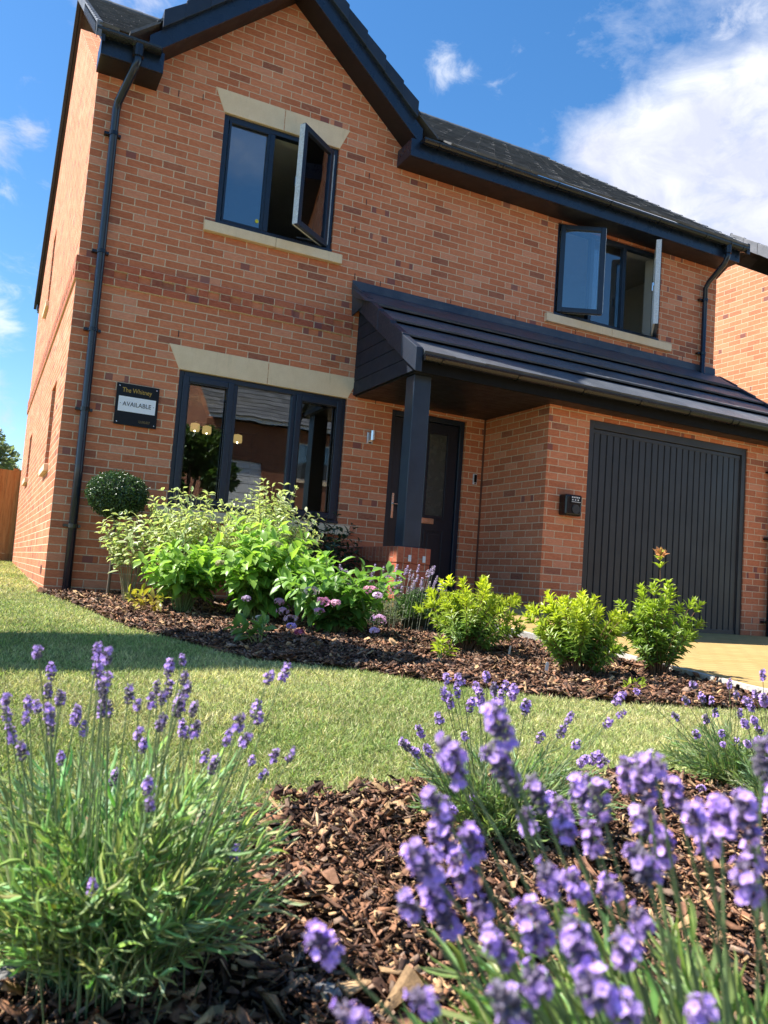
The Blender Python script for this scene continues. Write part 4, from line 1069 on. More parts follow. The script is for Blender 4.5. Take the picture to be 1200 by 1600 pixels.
# unseen banner on a pole, added to throw shade across the lawn
fl = tag(empty('shade_banner', (-5.82, -2.10, -.1)), 'unseen tall pole with plain navy banner, added left of the house to shade the lawn', 'flag')
MB().tube([(0, 0, 0), (0, 0, 7.55)], .045, 10).tube([(0, 0, 7.52), (2.95, .35, 7.52)], .015, 8).build('pole', M_white, fl)
V = []; F = []; nx_, nz_ = 16, 8
for j in range(nz_+1):
    for i in range(nx_+1):
        u, v = i/nx_, j/nz_
        V.append((.03+2.9*u, .35*u+.92*v-.03*math.sin(u*9), 7.5-.95*v+.02*math.sin(u*7+v*3)))
F = [(j*(nx_+1)+i, j*(nx_+1)+i+1, (j+1)*(nx_+1)+i+1, (j+1)*(nx_+1)+i) for j in range(nz_) for i in range(nx_)]
o = MB().add(V, F).build('banner', simple('shade_banner_cloth', (.02, .03, .08), .8), fl); md = o.modifiers.new('solid', 'SOLIDIFY'); md.thickness = .004

# ------------------------------------------------------------ bark mulch
def inview(x, y, z, mx_=600, my=500):
    px, py, t = proj(np.stack([x, y, z], 1)); return (t > .15) & (px > -mx_) & (px < 1200+mx_) & (py > 600) & (py < 1600+my), t
def mulch(name, label, poly, n, size, flat, seedz, zoff, tan=.13, keep=None):
    P = np.array(poly); x = rng.uniform(P[:, 0].min(), P[:, 0].max(), n); y = rng.uniform(P[:, 1].min(), P[:, 1].max(), n)
    m = inpoly(poly, x, y); x, y = x[m], y[m]; n = len(x)
    st_ = rng.random(n) < .02; x = x+np.where(st_, rng.normal(0, .06, n), rng.normal(0, .006, n)); y = y+np.where(st_, rng.normal(0, .06, n), 0); z = G(x, y)
    v, t = inview(x, y, z); x, y, z = x[v], y[v], z[v]; n = len(x)
    lump = .012*np.sin(x*17+1)*np.sin(y*19)+.010*np.sin(x*41+y*23)
    z = z + zoff + lump + rng.uniform(0, .020, n)
    ln = size*np.exp(np.clip(rng.normal(0, .45, n), -1.5, .85)); wd = ln*rng.uniform(.12, .50, n); th = np.clip(ln*rng.uniform(.04, .13, n), .001, .006)
    sliver = rng.random(n) < .38; wd[sliver] *= .38; ln[sliver] *= 1.45; small = rng.random(n) < .42; wd[small] *= .5; ln[small] *= .42; big = rng.random(n) < .035; ln[big] *= 1.9; wd[big] *= 1.5
    yaw = rng.uniform(0, 6.28, n); d = np.stack([np.cos(yaw), np.sin(yaw), rng.normal(0, flat, n)], 1)
    up = np.stack([rng.normal(0, flat*1.2, n), rng.normal(0, flat*1.2, n), np.ones(n)], 1)
    R = frames(d, up)
    k = rng.random(n); c = np.empty((n, 3))
    dark = np.array([(.085, .044, .028), (.17, .088, .054), (.27, .145, .088), (.055, .032, .024), (.24, .165, .12)])
    c[:] = dark[rng.integers(0, len(dark), n)]*rng.uniform(.65, 1.45, (n, 1))
    tn = k < tan; c[tn] = np.array([.52, .34, .18])*rng.uniform(.55, 1.25, (tn.sum(), 1))
    md_ = (k >= tan) & (k < tan*2.2); c[md_] = np.array([.29, .145, .08])*rng.uniform(.6, 1.3, (md_.sum(), 1))
    T = BOXT.copy()
    outV = []; V, F, C = scatter(T, BOXQ, np.stack([x, y, z], 1), R, np.stack([wd, ln, th], 1), c)
    V = V + (rng.normal(0, 1, (n, 8, 3))*np.stack([wd*.26, ln*.12, th*.55], 1)[:, None, :]*1.0).reshape(-1, 3)
    o = npmesh(name, V, F, M_chip, C); stuff(o, label, 'mulch'); return o
mulch('bark_mulch', 'dark brown bark chips of the planting bed nearest the camera', NEARBED, 210000, .0195, .55, 1, .016, tan=.17)
mulch('bark_mulch', 'dark brown bark chips of the bed in front of the house', BED, 150000, .029, .45, 2, .014, tan=.08)

# ------------------------------------------------------------ grass
def dist_field(poly, x, y):
    P = np.asarray(poly); d = np.full(len(x), 9.0)
    for i in range(len(P)):
        a = P[i]; bb = P[(i+1) % len(P)]; ab = bb-a; t = np.clip(((x-a[0])*ab[0]+(y-a[1])*ab[1])/(ab@ab+1e-9), 0, 1)
        d = np.minimum(d, np.hypot(x-a[0]-t*ab[0], y-a[1]-t*ab[1]))
    return d
def grass(n, x0, x1, y0, y1, h, wdt):
    x = rng.uniform(x0, x1, n); y = rng.uniform(y0, y1, n)
    wob = .02*np.sin(x*13)+.015*np.sin(y*17+x*5)+rng.normal(0, .016, n)
    bad = inpoly(BED, x, y+wob) | inpoly(NEARBED, x, y+wob) | ((x > -.01) & (x < HX) & (y > -.01))
    bad |= (x > np.interp(-y, [-p[1] for p in DL], [p[0] for p in DL])-.06) & (y < 0)
    x, y = x[~bad], y[~bad]; z = G(x, y); v, t = inview(x, y, z, 650); x, y, z = x[v], y[v], z[v]; n = len(x)
    patch = np.sin(x*2.1+1.3*np.sin(y*1.7))*np.sin(y*2.9+.8*np.sin(x*3.1))
    patch2 = np.sin(x*7.3+2*np.sin(y*5.1))*np.sin(y*8.7+1.5*np.sin(x*6.1))
    tilt = rng.uniform(.2, 2.2, n); az = rng.uniform(0, 6.28, n)
    d = np.stack([np.cos(az)*tilt, np.sin(az)*tilt, np.ones(n)], 1)
    R = frames(d, np.stack([rng.normal(0, 1, n), rng.normal(0, 1, n), np.full(n, .35)], 1))
    s_ = np.stack([wdt*rng.uniform(.6, 1.3, n), h*rng.uniform(.5, 1.35, n)*(1+.15*patch2), h*rng.uniform(.5, 1.5, n)], 1)
    g = np.array([.24, .35, .105]); st = np.array([.66, .58, .34])
    f = np.clip(.33+.16*patch+.18*patch2+rng.normal(0, .30, n), 0, 1)[:, None]
    lo = .5+.5*np.sin(x*1.15+1.9*np.sin(y*.9+.5)+.7)*np.sin(y*1.4+1.2*np.sin(x*1.7))
    f = np.clip(f+.22*(lo[:, None]-.5), 0, 1)
    c = (g*(1-f)+st*f)*(.86+.28*lo[:, None])*rng.uniform(.35, 1.5, (n, 1))
    V, F, C = scatter(BLADE, BLADET, np.stack([x, y, z-.002], 1), R, s_, c, BLADE_C)
    return V, F, C
pile = Pile()
pile.add(*grass(300000, -.9, 4.1, -6.4, -2.9, .027, .0036))
pile.add(*grass(120000, -1.2, 4.1, -3.3, -.3, .028, .005))
pile.add(*grass(110000, -3.0, 4.3, -6.9, -5.2, .030, .0032))
pile.add(*grass(120000, -4.5, 0.4, -.6, 8.5, .030, .007))
pile.add(*grass(110000, -4.0, -.9, -6.6, -.6, .030, .007))
pile.add(*grass(60000, 2.0, 4.2, -9.2, -6.0, .030, .006))
stuff(pile.build('grass', M_blade), 'short pale green lawn grass between the two planting beds', 'grass')
# loose bits lying about
def loose(name, label, cat, px, py, t, V, F, colr, mat, rot=(0, 0, 0)):
    q = at(px, py, t); o = npmesh(name, np.array(V, float), np.array(F), mat, np.tile(colr, (len(V), 1))); o.location = (q[0], q[1], float(G(q[0], q[1]))+.03); o.rotation_euler = rot; return tag(o, label, cat)
loose('fallen_leaf', 'single dark curled leaf lying on the lawn above the front bed', 'leaf', 448, 1222, 2.42, LEAF*np.array([.022, .034, .06]), LEAFT, (.07, .03, .03), M_leafdark, (.5, .3, .6))
CH = BOXT*np.array([.016, .052, .005]); CH[0] += (.003, .005, 0); CH[6] -= (.003, .004, 0); CH[4] += (.002, .004, 0); CH[3] += (.002, -.006, 0)
loose('wood_chip', 'large pale tan wood chip, palest of the chips in the middle of the front bed', 'wood chip', 462, 1402, 1.60, CH, BOXQ, (.62, .45, .26), M_chip, (.35, .25, .35))
loose('wood_chip', 'upright forked pale wood splinter near the lawn edge of the front bed', 'wood chip', 495, 1305, 1.93, CH*np.array([.45, 1.0, 1.2]), BOXQ, (.58, .43, .25), M_chip, (.9, .1, .0))
M_stonegrey = simple('garden_stone', (.20, .19, .18), .8, nscale=60, namp=.3, bumpd=.002)
def stone(px, py, t, r, label, seed):
    g = np.random.default_rng(seed); bm = bmesh.new(); bmesh.ops.create_icosphere(bm, subdivisions=2, radius=r)
    for v in bm.verts: v.co = v.co*(1+g.uniform(-.13, .13)); v.co.z *= .6
    me = bpy.data.meshes.new('stone'); bm.to_mesh(me); bm.free(); me.materials.append(M_stonegrey); me.shade_smooth(); o = bpy.data.objects.new('stone', me); COL.objects.link(o)
    q = at(px, py, t); o.location = (q[0], q[1], float(G(q[0], q[1]))+.03); tag(o, label, 'stone')
stone(8, 1552, 1.17, .028, 'grey stone in the bark at the far left bottom edge', 1)
stone(505, 1592, 1.2, .024, 'grey stone in the bark at the bottom, left of the near lavender', 2)

# ------------------------------------------------------------ plants
def gpt(x, y, dz=0.0): return np.array([x, y, float(G(x, y))+dz])

def leafcloud(pile, p, d, up, L, W, col, jit=.25, edge=None, curl=1.0):
    n = len(p); R = frames(d, up); s_ = np.stack([W*rng.uniform(.75, 1.2, n), L*rng.uniform(.7, 1.2, n), L*curl*rng.uniform(.5, 1.6, n)], 1)
    c = col*rng.uniform(1-jit, 1+jit, (n, 1)) if np.ndim(col) == 2 else np.array(col)[None]*rng.uniform(1-jit, 1+jit, (n, 1))
    V, F, C = scatter(LEAF, LEAFT, p, R, s_, c)
    if edge is not None:
        w_ = np.tile(LEAF_EDGE, n)[:, None]*rng.uniform(.5, 1.0, (n, 1)).repeat(len(LEAF), 0); e_ = np.array(edge)[None]*rng.uniform(.85, 1.1, (n, 1)).repeat(len(LEAF), 0)
        C = C*(1-w_)+e_*w_
    pile.add(V, F, C)

def shoots(base, n, h, spread, up=.75, hj=.25, r0=.05, lean=(0, 0)):
    """curved shoots from a base point -> paths (n,K,3)"""
    a = rng.uniform(0, 6.28, n); rr = spread*np.sqrt(rng.uniform(.03, 1, n)); hh = h*rng.uniform(1-hj, 1, n)*(1-.30*(rr/spread)**2)
    p0 = base + np.stack([np.cos(a)*r0*rng.random(n), np.sin(a)*r0*rng.random(n), np.zeros(n)], 1)
    p2 = base + np.stack([np.cos(a)*rr+lean[0], np.sin(a)*rr+lean[1], hh], 1)
    p1 = base + np.stack([np.cos(a)*rr*(1-up)+lean[0]*.3, np.sin(a)*rr*(1-up)+lean[1]*.3, hh*.6], 1)
    return bez(p0, p1, p2, 12)

def shrub(name, label, base, n, h, spread, L, W, col, stemcol, mat=None, pairs=7, start=.35, edge=None, top=None, up=.7, stem_r=.004, droop=.0, group=None, lean=(0, 0), tipcol=None, r0=.06, hj=.3, cat='shrub', whorl=2):
    e = tag(empty(name, tuple(base)), label, cat, group); mat = mat or M_leaf
    P = shoots(np.zeros(3), n, h, spread, up, hj, r0, lean)
    V, F = tubes(P, np.linspace(stem_r, stem_r*.4, P.shape[1])[None], 5)
    npmesh('stems', V, F, M_stem, np.tile(stemcol, (len(V), 1)), e, True)
    pile = Pile(); K = P.shape[1]
    ts = np.linspace(start, 1.0, pairs)
    for i, t in enumerate(ts):
        f = t*(K-1); k0 = min(int(f), K-2); fr = f-k0
        p = P[:, k0]*(1-fr)+P[:, k0+1]*fr; tan = norm(P[:, k0+1]-P[:, k0])
        side = norm(np.cross(tan, np.array([.3, .2, .9])+rng.normal(0, .2, (n, 3)))); oth = np.cross(tan, side)
        ph = rng.uniform(0, 6.28, n) + i*1.57
        for q in range(whorl):
            a = ph+q*2*math.pi/whorl+rng.normal(0, .25, n)
            out = side*np.cos(a)[:, None]+oth*np.sin(a)[:, None]
            lift = .25+.75*(t if t < .97 else 1.25)
            d = out+tan*lift*.7+np.array([0, 0, -droop])+rng.normal(0, .18, (n, 3))
            upv = np.array([0, 0, 1.0])+tan*.3+rng.normal(0, .35, (n, 3))
            keep = rng.random(n) < .93
            cc = np.array(col) if tipcol is None else np.array(col)*(1-t**2.2)+np.array(tipcol)*t**2.2
            sz = (1.0 if t < .85 else .75)
            leafcloud(pile, p[keep], d[keep], upv[keep], L*sz, W*sz, cc, .28, edge)
    pile.build('leaves', mat, e, True)
    return e, P

# clipped ball on a stem
ball = tag(empty('topiary_ball', (.50, -.42, -.02)), 'clipped dark green topiary ball on a bare stem against the brick wall', 'topiary')
c0 = np.array([0, 0, .935]); n = 9000
d = norm(rng.normal(0, 1, (n, 3))); bump_ = 1+.05*np.sin(d[:, 0]*9)*np.sin(d[:, 1]*8+2)*np.sin(d[:, 2]*9)+.035*np.sin(d[:, 0]*17+d[:, 2]*13)+np.where(rng.random(n) < .05, rng.uniform(0, .11, n), 0)
p = c0+d*bump_[:, None]*np.array([.262, .262, .205])*rng.uniform(.86, 1.0, (n, 1))
pile = Pile(); leafcloud(pile, p, d*.6+rng.normal(0, .6, (n, 3)), d+rng.normal(0, .5, (n, 3)), .020, .013, np.array((.050, .095, .030)), .45); pile.build('foliage', M_leafdark, ball)
sp = MB().lathe([(0.001, -.175), (.13, -.14), (.215, -.05), (.225, .04), (.15, .14), (.001, .175)], tuple(c0), 18).build('inner_twigs', simple('inner_twig', (.02, .028, .012), .9), ball)
MB().tube([(0, 0, -.03), (.01, 0, .4), (0, 0, .8)], [.016, .013, .012], 8).build('stem', simple('stem_bark', (.12, .09, .06), .8), ball)

G_DOG = 'variegated dogwood shrubs under the window'
VC = (.22, .32, .11); VE = (.78, .78, .46)
shrub('dogwood_shrub', 'variegated cream edged shrub with bare leggy stems nearest the downpipe', gpt(.62, -.80), 24, 1.06, .40, .082, .042, VC, (.25, .22, .12), pairs=9, start=.45, edge=VE, droop=.35, group=G_DOG, lean=(.05, -.05))
shrub('dogwood_shrub', 'variegated cream edged shrub under the left light of the window', gpt(1.05, -1.0), 96, 1.12, .48, .080, .042, VC, (.24, .20, .11), pairs=9, start=.40, edge=VE, droop=.35, group=G_DOG)
shrub('dogwood_shrub', 'tallest variegated cream edged shrub below the right light of the window', gpt(1.72, -1.0), 125, 1.22, .50, .076, .038, VC, (.24, .20, .11), pairs=11, start=.35, edge=VE, droop=.3, group=G_DOG)
shrub('viburnum_shrub', 'dark blue green shrub in shade between window and dwarf wall', gpt(2.42, -.62), 60, 1.0, .42, .085, .046, (.035, .070, .035), (.16, .07, .05), M_leafdark, pairs=8, start=.35, droop=.2)
G_HYD = 'hydrangeas in the house bed'
HC = (.15, .30, .055); HT = (.30, .47, .09)
shrub('hydrangea', 'low leafy bright green hydrangea with one yellowed leaf, left front of the bed', gpt(.93, -1.45), 46, .62, .36, .135, .074, HC, (.16, .22, .07), pairs=6, start=.45, tipcol=HT, droop=.35, group=G_HYD)
hb_, HP = shrub('hydrangea', 'large bright green hydrangea with pale green flower heads in the middle of the bed', gpt(1.45, -1.75), 70, .86, .50, .145, .080, HC, (.16, .22, .07), pairs=7, start=.30, tipcol=HT, droop=.4, group=G_HYD)
hc_, HP2 = shrub('hydrangea', 'sprawling hydrangea with pink lacecap flowers beside the pale lavender', gpt(1.88, -2.40), 50, .60, .54, .135, .078, (.10, .21, .045), (.18, .20, .08), pairs=6, start=.25, tipcol=(.20, .36, .07), droop=.3, group=G_HYD)
# lacecap flower heads
def lacecap(pos, r, col, parent, name='flower_head', n=26):
    pile = Pile(); d = norm(rng.normal(0, 1, (n, 3))+np.array([0, -.2, .9])); p = pos+d*r*np.array([1, 1, .5])*rng.uniform(.75, 1, (n, 1))
    for k in range(4):
        a = k*1.57+rng.uniform(0, .5, n); s_ = norm(np.cross(d, np.array([.3, .8, .1]))); o_ = np.cross(d, s_)
        leafcloud(pile, p, s_*np.cos(a)[:, None]+o_*np.sin(a)[:, None]+d*.15, d, .014, .013, np.array(col), .2)
    m = 60; dd = norm(rng.normal(0, 1, (m, 3))+np.array([0, 0, .6])); leafcloud(pile, pos+dd*r*.55*np.array([1, 1, .6]), dd, rng.normal(0, 1, (m, 3)), .007, .006, np.array(col)*np.array([.8, .75, .75]), .4)
    o = pile.build(name, M_petal, parent); o.matrix_parent_inverse = Matrix.Translation(-parent.location); return o
for (px, py, t, c, r) in ((505, 940, 5.55, (.62, .28, .42), .05), (525, 942, 5.6, (.66, .40, .50), .035), (580, 922, 5.65, (.66, .33, .42), .05), (592, 968, 5.35, (.66, .40, .55), .055), (485, 923, 5.5, (.60, .52, .38), .055),
                          (442, 955, 5.5, (.50, .30, .36), .04), (455, 968, 5.4, (.62, .44, .46), .045), (408, 968, 5.5, (.60, .50, .38), .05), (468, 988, 5.2, (.50, .13, .22), .03), (498, 955, 5.4, (.55, .25, .38), .035), (455, 978, 5.35, (.60, .42, .66), .03), (585, 985, 5.3, (.60, .45, .62), .03), (590, 930, 5.6, (.70, .55, .68), .03), (437, 940, 5.6, (.45, .25, .30), .035)):
    lacecap(at(px, py, t-.12), r*1.15, tuple(min(.9, v*1.15) for v in c), hc_, n=20)
for (px, py, t, c, r) in ((432, 852, 5.9, (.36, .42, .16), .05), (345, 880, 6.0, (.38, .38, .18), .045), (385, 935, 5.8, (.46, .36, .50), .035)):
    lacecap(at(px, py, t), r, c, hb_)
# yellowing lower leaves of the first hydrangea
# clipped box mound
def mound(name, label, base, r, h, col, n=7000, leaf=.016, cat='shrub'):
    e = tag(empty(name, tuple(base)), label, cat); d = norm(rng.normal(0, 1, (n, 3))); d[:, 2] = np.abs(d[:, 2])*1.0-.25
    lump = 1+.08*np.sin(d[:, 0]*7+1)*np.sin(d[:, 1]*6)+rng.normal(0, .03, n)
    p = d*lump[:, None]*np.array([r, r, h*.55])*rng.uniform(.8, 1, (n, 1))+np.array([0, 0, h*.45])
    p[:, 2] = np.maximum(p[:, 2], .01)
    pl_ = Pile(); leafcloud(pl_, p, d*.7+rng.normal(0, .5, (n, 3))+np.array([0, 0, .4]), d+rng.normal(0, .5, (n, 3)), leaf, leaf*.6, np.array(col), .45); pl_.build('foliage', M_leafdark, e)
    MB().lathe([(.001, -.02), (r*.5, .02), (r*.78, h*.3), (r*.74, h*.6), (r*.4, h*.86), (.001, h*.9)], (0, 0, 0), 14).build('inner_twigs', simple('twig', (.02, .03, .012), .9), e)
    return e
mound('box_ball', 'rounded mid green box mound left of the first golden shrub', gpt(2.79, -1.95), .20, .42, (.085, .17, .035))

# pieris: whorls of narrow leaves, golden tips
def pieris(label, base, h, spread, n, tip, deep, bud=None, lean=(0, 0), group='golden leaved pieris along the front of the bed'):
    e = tag(empty('pieris_shrub', tuple(base)), label, 'shrub', group)
    P = shoots(np.zeros(3), n, h, spread, .55, .55, .05, lean)
    if bud: P[0] = bez(np.zeros((1, 3)), np.array([[.0, 0, h*.6]]), np.array([bud[0]]), 12)[0]
    V, F = tubes(P, np.linspace(.004, .002, 12)[None], 5); npmesh('stems', V, F, M_stem, np.tile((.16, .09, .05), (len(V), 1)), e, True)
    pl_ = Pile(); K = 12
    zt = P[:, -1, 2]/h
    for i, t in enumerate(np.concatenate([np.linspace(.35, .9, 6), [.96, 1.0]])):
        f = t*(K-1); k0 = min(int(f), K-2); fr = f-k0; p = P[:, k0]*(1-fr)+P[:, k0+1]*fr; tan = norm(P[:, k0+1]-P[:, k0])
        side = norm(np.cross(tan, np.array([.2, .1, 1])+rng.normal(0, .3, (n, 3)))); oth = np.cross(tan, side)
        m_ = 6 if t < .9 else 8
        for q in range(m_):
            a = rng.uniform(0, .6, n)+q*2*math.pi/m_+i
            out = side*np.cos(a)[:, None]+oth*np.sin(a)[:, None]
            d = out+tan*(.35 if t < .9 else (.9 if t < 1 else 1.8))+rng.normal(0, .12, (n, 3))
            mixf = np.clip((t-.5)/.5, 0, 1)*np.clip(zt*1.25-.25, .1, 1)
            c = np.array(deep)[None]*(1-mixf[:, None])+np.array(tip)[None]*mixf[:, None]
            leafcloud(pl_, p, d, tan+rng.normal(0, .25, (n, 3)), .062 if t < .95 else .05, .016, c, .2, None, .9)
    pl_.build('leaves', M_leaf, e, True)
    if bud:
        q = P[0, -1]; m = 34; dd = norm(rng.normal(0, .6, (m, 3))+np.array([0, 0, .9])); pb = Pile()
        leafcloud(pb, np.tile(q, (m, 1)), dd, rng.normal(0, 1, (m, 3)), .055, .011, np.array((.72, .30, .13)), .2, (.80, .48, .20)); pb.build('new_growth', M_petal, e)
    return e
TIP = (.62, .66, .05); DEEP = (.14, .24, .045)
pieris('golden pieris mound left of the gap to the driveway, beside the box ball', gpt(2.55, -3.12), .54, .38, 78, TIP, DEEP)
pieris('golden pieris bush in the middle of the three, before the garage door', gpt(2.78, -4.02), .57, .30, 68, TIP, DEEP, lean=(-.03, 0))
pieris('upright golden pieris topped by an orange pink shoot, nearest the driveway', gpt(3.48, -3.98), .66, .27, 52, (.40, .50, .05), DEEP, bud=((-.03, .0, .80), 1))
# small sprigs
shrub('seedling', 'tiny lime green sprig at the foot of the left pieris', gpt(2.1, -3.55), 5, .16, .07, .07, .022, (.34, .42, .05), (.2, .25, .1), pairs=3, start=.5, cat='plant', whorl=3)
shrub('seedling', 'tiny flat lime sprig in the bark between the right hand pieris', gpt(2.86, -4.42), 5, .06, .08, .06, .018, (.36, .46, .05), (.2, .25, .1), pairs=2, start=.6, cat='plant', whorl=3)
# yellow-orange low foliage near first hydrangea
shrub('wilting_plant', 'small plant with yellow and orange leaves at the foot of the left hydrangea', gpt(.66, -1.55), 7, .24, .20, .085, .040, (.42, .30, .05), (.3, .2, .08), pairs=3, start=.5, cat='plant', tipcol=(.36, .36, .05))
shrub('wilting_plant', 'low pale leafed sprig hanging over the lawn edge in front of the pink hydrangea', gpt(1.05, -3.15), 7, .20, .17, .10, .058, (.16, .27, .07), (.3, .3, .1), pairs=3, start=.5, cat='plant')
# plant labels
def ptag(x, y, label, rz, h=.085, wd=.022, tilt=.12):
    o = MB().prism([(-wd/2, 0, 0), (-wd*.25, 0, -.05), (wd*.25, 0, -.05), (wd/2, 0, 0), (wd/2, 0, h), (wd*.3, 0, h+.012), (-wd*.3, 0, h+.012), (-wd/2, 0, h)], (0, .0015, 0)).build('plant_label', M_tag, bevel=.0006)
    o.location = tuple(gpt(x, y, .01)); o.rotation_euler = (tilt, .05, rz); tag(o, label, 'plant label'); return o
ptag(2.72, -3.38, 'white plastic plant label stuck in bark right of the left pieris', .3)
ptag(2.58, -3.98, 'grey white plastic plant label stuck in bark left of the middle pieris', -.4, .07, .02)

# ------------------------------------------------------------ lavender
def head_mesh(name, seed, L=.034, full=.55, pet=(.62, .42, .88), cal=(.27, .22, .31), whorls=6):
    g = np.random.default_rng(seed); V = []; F = []; C = []; n0 = 0
    def add(v, f, c):
        nonlocal n0
        V.append(v); F.append(np.array(f)+n0); C.append(c); n0 += len(v)
    T = np.array([(math.cos(a)*r, z, math.sin(a)*r) for r, z in ((.35, 0), (1, .4), (.85, .9), (.25, 1.05)) for a in np.arange(5)*1.2566])
    TF = []
    for i in range(3):
        for k in range(5): q = [i*5+k, i*5+(k+1) % 5, (i+1)*5+(k+1) % 5, (i+1)*5+k]; TF += [(q[0], q[1], q[2]), (q[0], q[2], q[3])]
    petal = []; pf = []
    for k in range(5):
        a = k*1.2566+.3; w_ = .42; rr = 1.0 if k in (1, 2) else .8
        c_, s_ = math.cos(a), math.sin(a); tx, tz = -s_, c_; o = len(petal)
        petal += [(0, 0, 0), (c_*.55*rr-tx*w_, .12, s_*.55*rr-tz*w_), (c_*.55*rr+tx*w_, .12, s_*.55*rr+tz*w_), (c_*rr-tx*.25, .30, s_*rr-tz*.25), (c_*rr+tx*.25, .26, s_*rr+tz*.25)]
        pf += [(o, o+1, o+2), (o+1, o+3, o+4), (o+1, o+4, o+2)]
    petal = np.array(petal)
    z = 0.0; zs = []
    for w_ in range(whorls): zs.append(z); z += L/whorls*(1.0 if w_ else (1.0))
    for wi, z in enumerate(zs):
        prof = math.sin(math.pi*(wi+1.1)/(whorls+1.2))*.6+.5
        m = 9 if wi < whorls-1 else 6
        a = g.uniform(0, 6.28)+np.arange(m)*2*math.pi/m+g.normal(0, .2, m); lift = .35+1.5*(wi/whorls)**2+g.normal(0, .2, m)
        d = np.stack([np.cos(a), np.sin(a), lift], 1); d = norm(d)
        p = np.stack([np.cos(a)*.0012, np.sin(a)*.0012, z+g.normal(0, .0012, m)], 1)
        R = frames(d, g.normal(0, 1, (m, 3))); s_ = np.stack([np.full(m, .0017), .0068*prof*g.uniform(.85, 1.15, m), np.full(m, .0017)], 1)
        c = np.array(cal)[None]*g.uniform(.6, 1.5, (m, 1))
        v, f, cc = scatter(T, TF, p, R, s_, c); add(v, f, cc)
        k = g.random(m) < full
        if k.any():
            pp = p[k]+d[k]*.0068*prof; dd = d[k]+g.normal(0, .22, (k.sum(), 3)); R = frames(dd, g.normal(0, 1, (k.sum(), 3)))
            sz = g.uniform(.0030, .0050, k.sum()); s_ = np.stack([sz, sz, sz], 1); c = np.array(pet)[None]*g.uniform(.75, 1.3, (k.sum(), 1))
            v, f, cc = scatter(petal, pf, pp, R, s_, c); add(v, f, cc)
            # little tube
            v, f, cc = scatter(T, TF, p[k]+d[k]*.004*prof, R, np.stack([sz*.28, np.full(k.sum(), .004), sz*.28], 1), c*.9); add(v, f, cc)
    V, F, C = np.concatenate(V), np.concatenate(F), np.concatenate(C)
    me_o = npmesh(name, V, F, M_petal, C); me = me_o.data; bpy.data.objects.remove(me_o); return me
HEADS = [head_mesh('lavender_head', s, L=l, full=f, whorls=w_) for s, l, f, w_ in ((1, .033, .55, 5), (2, .027, .45, 4), (3, .036, .6, 5), (4, .022, .45, 3), (5, .030, .5, 5))]
NEARH = [head_mesh('lavender_head', s, L=l, full=f, whorls=w_) for s, l, f, w_ in ((31, .022, .7, 4), (32, .018, .6, 3), (33, .026, .62, 4), (34, .020, .5, 3), (35, .029, .5, 5))]
SPENT = [head_mesh('lavender_head', s, L=l, full=f, whorls=w_, cal=(.24, .21, .26)) for s, l, f, w_ in ((11, .030, .12, 5), (12, .024, .2, 4), (13, .034, .25, 5))]
PALE = [head_mesh('lavender_head', 21, L=.05, full=.25, whorls=6, cal=(.50, .44, .50), pet=(.62, .50, .74)), head_mesh('lavender_head', 22, L=.045, full=.15, whorls=5, cal=(.46, .42, .40), pet=(.6, .5, .7))]
G_LAV = 'lavender clumps in the front bed'
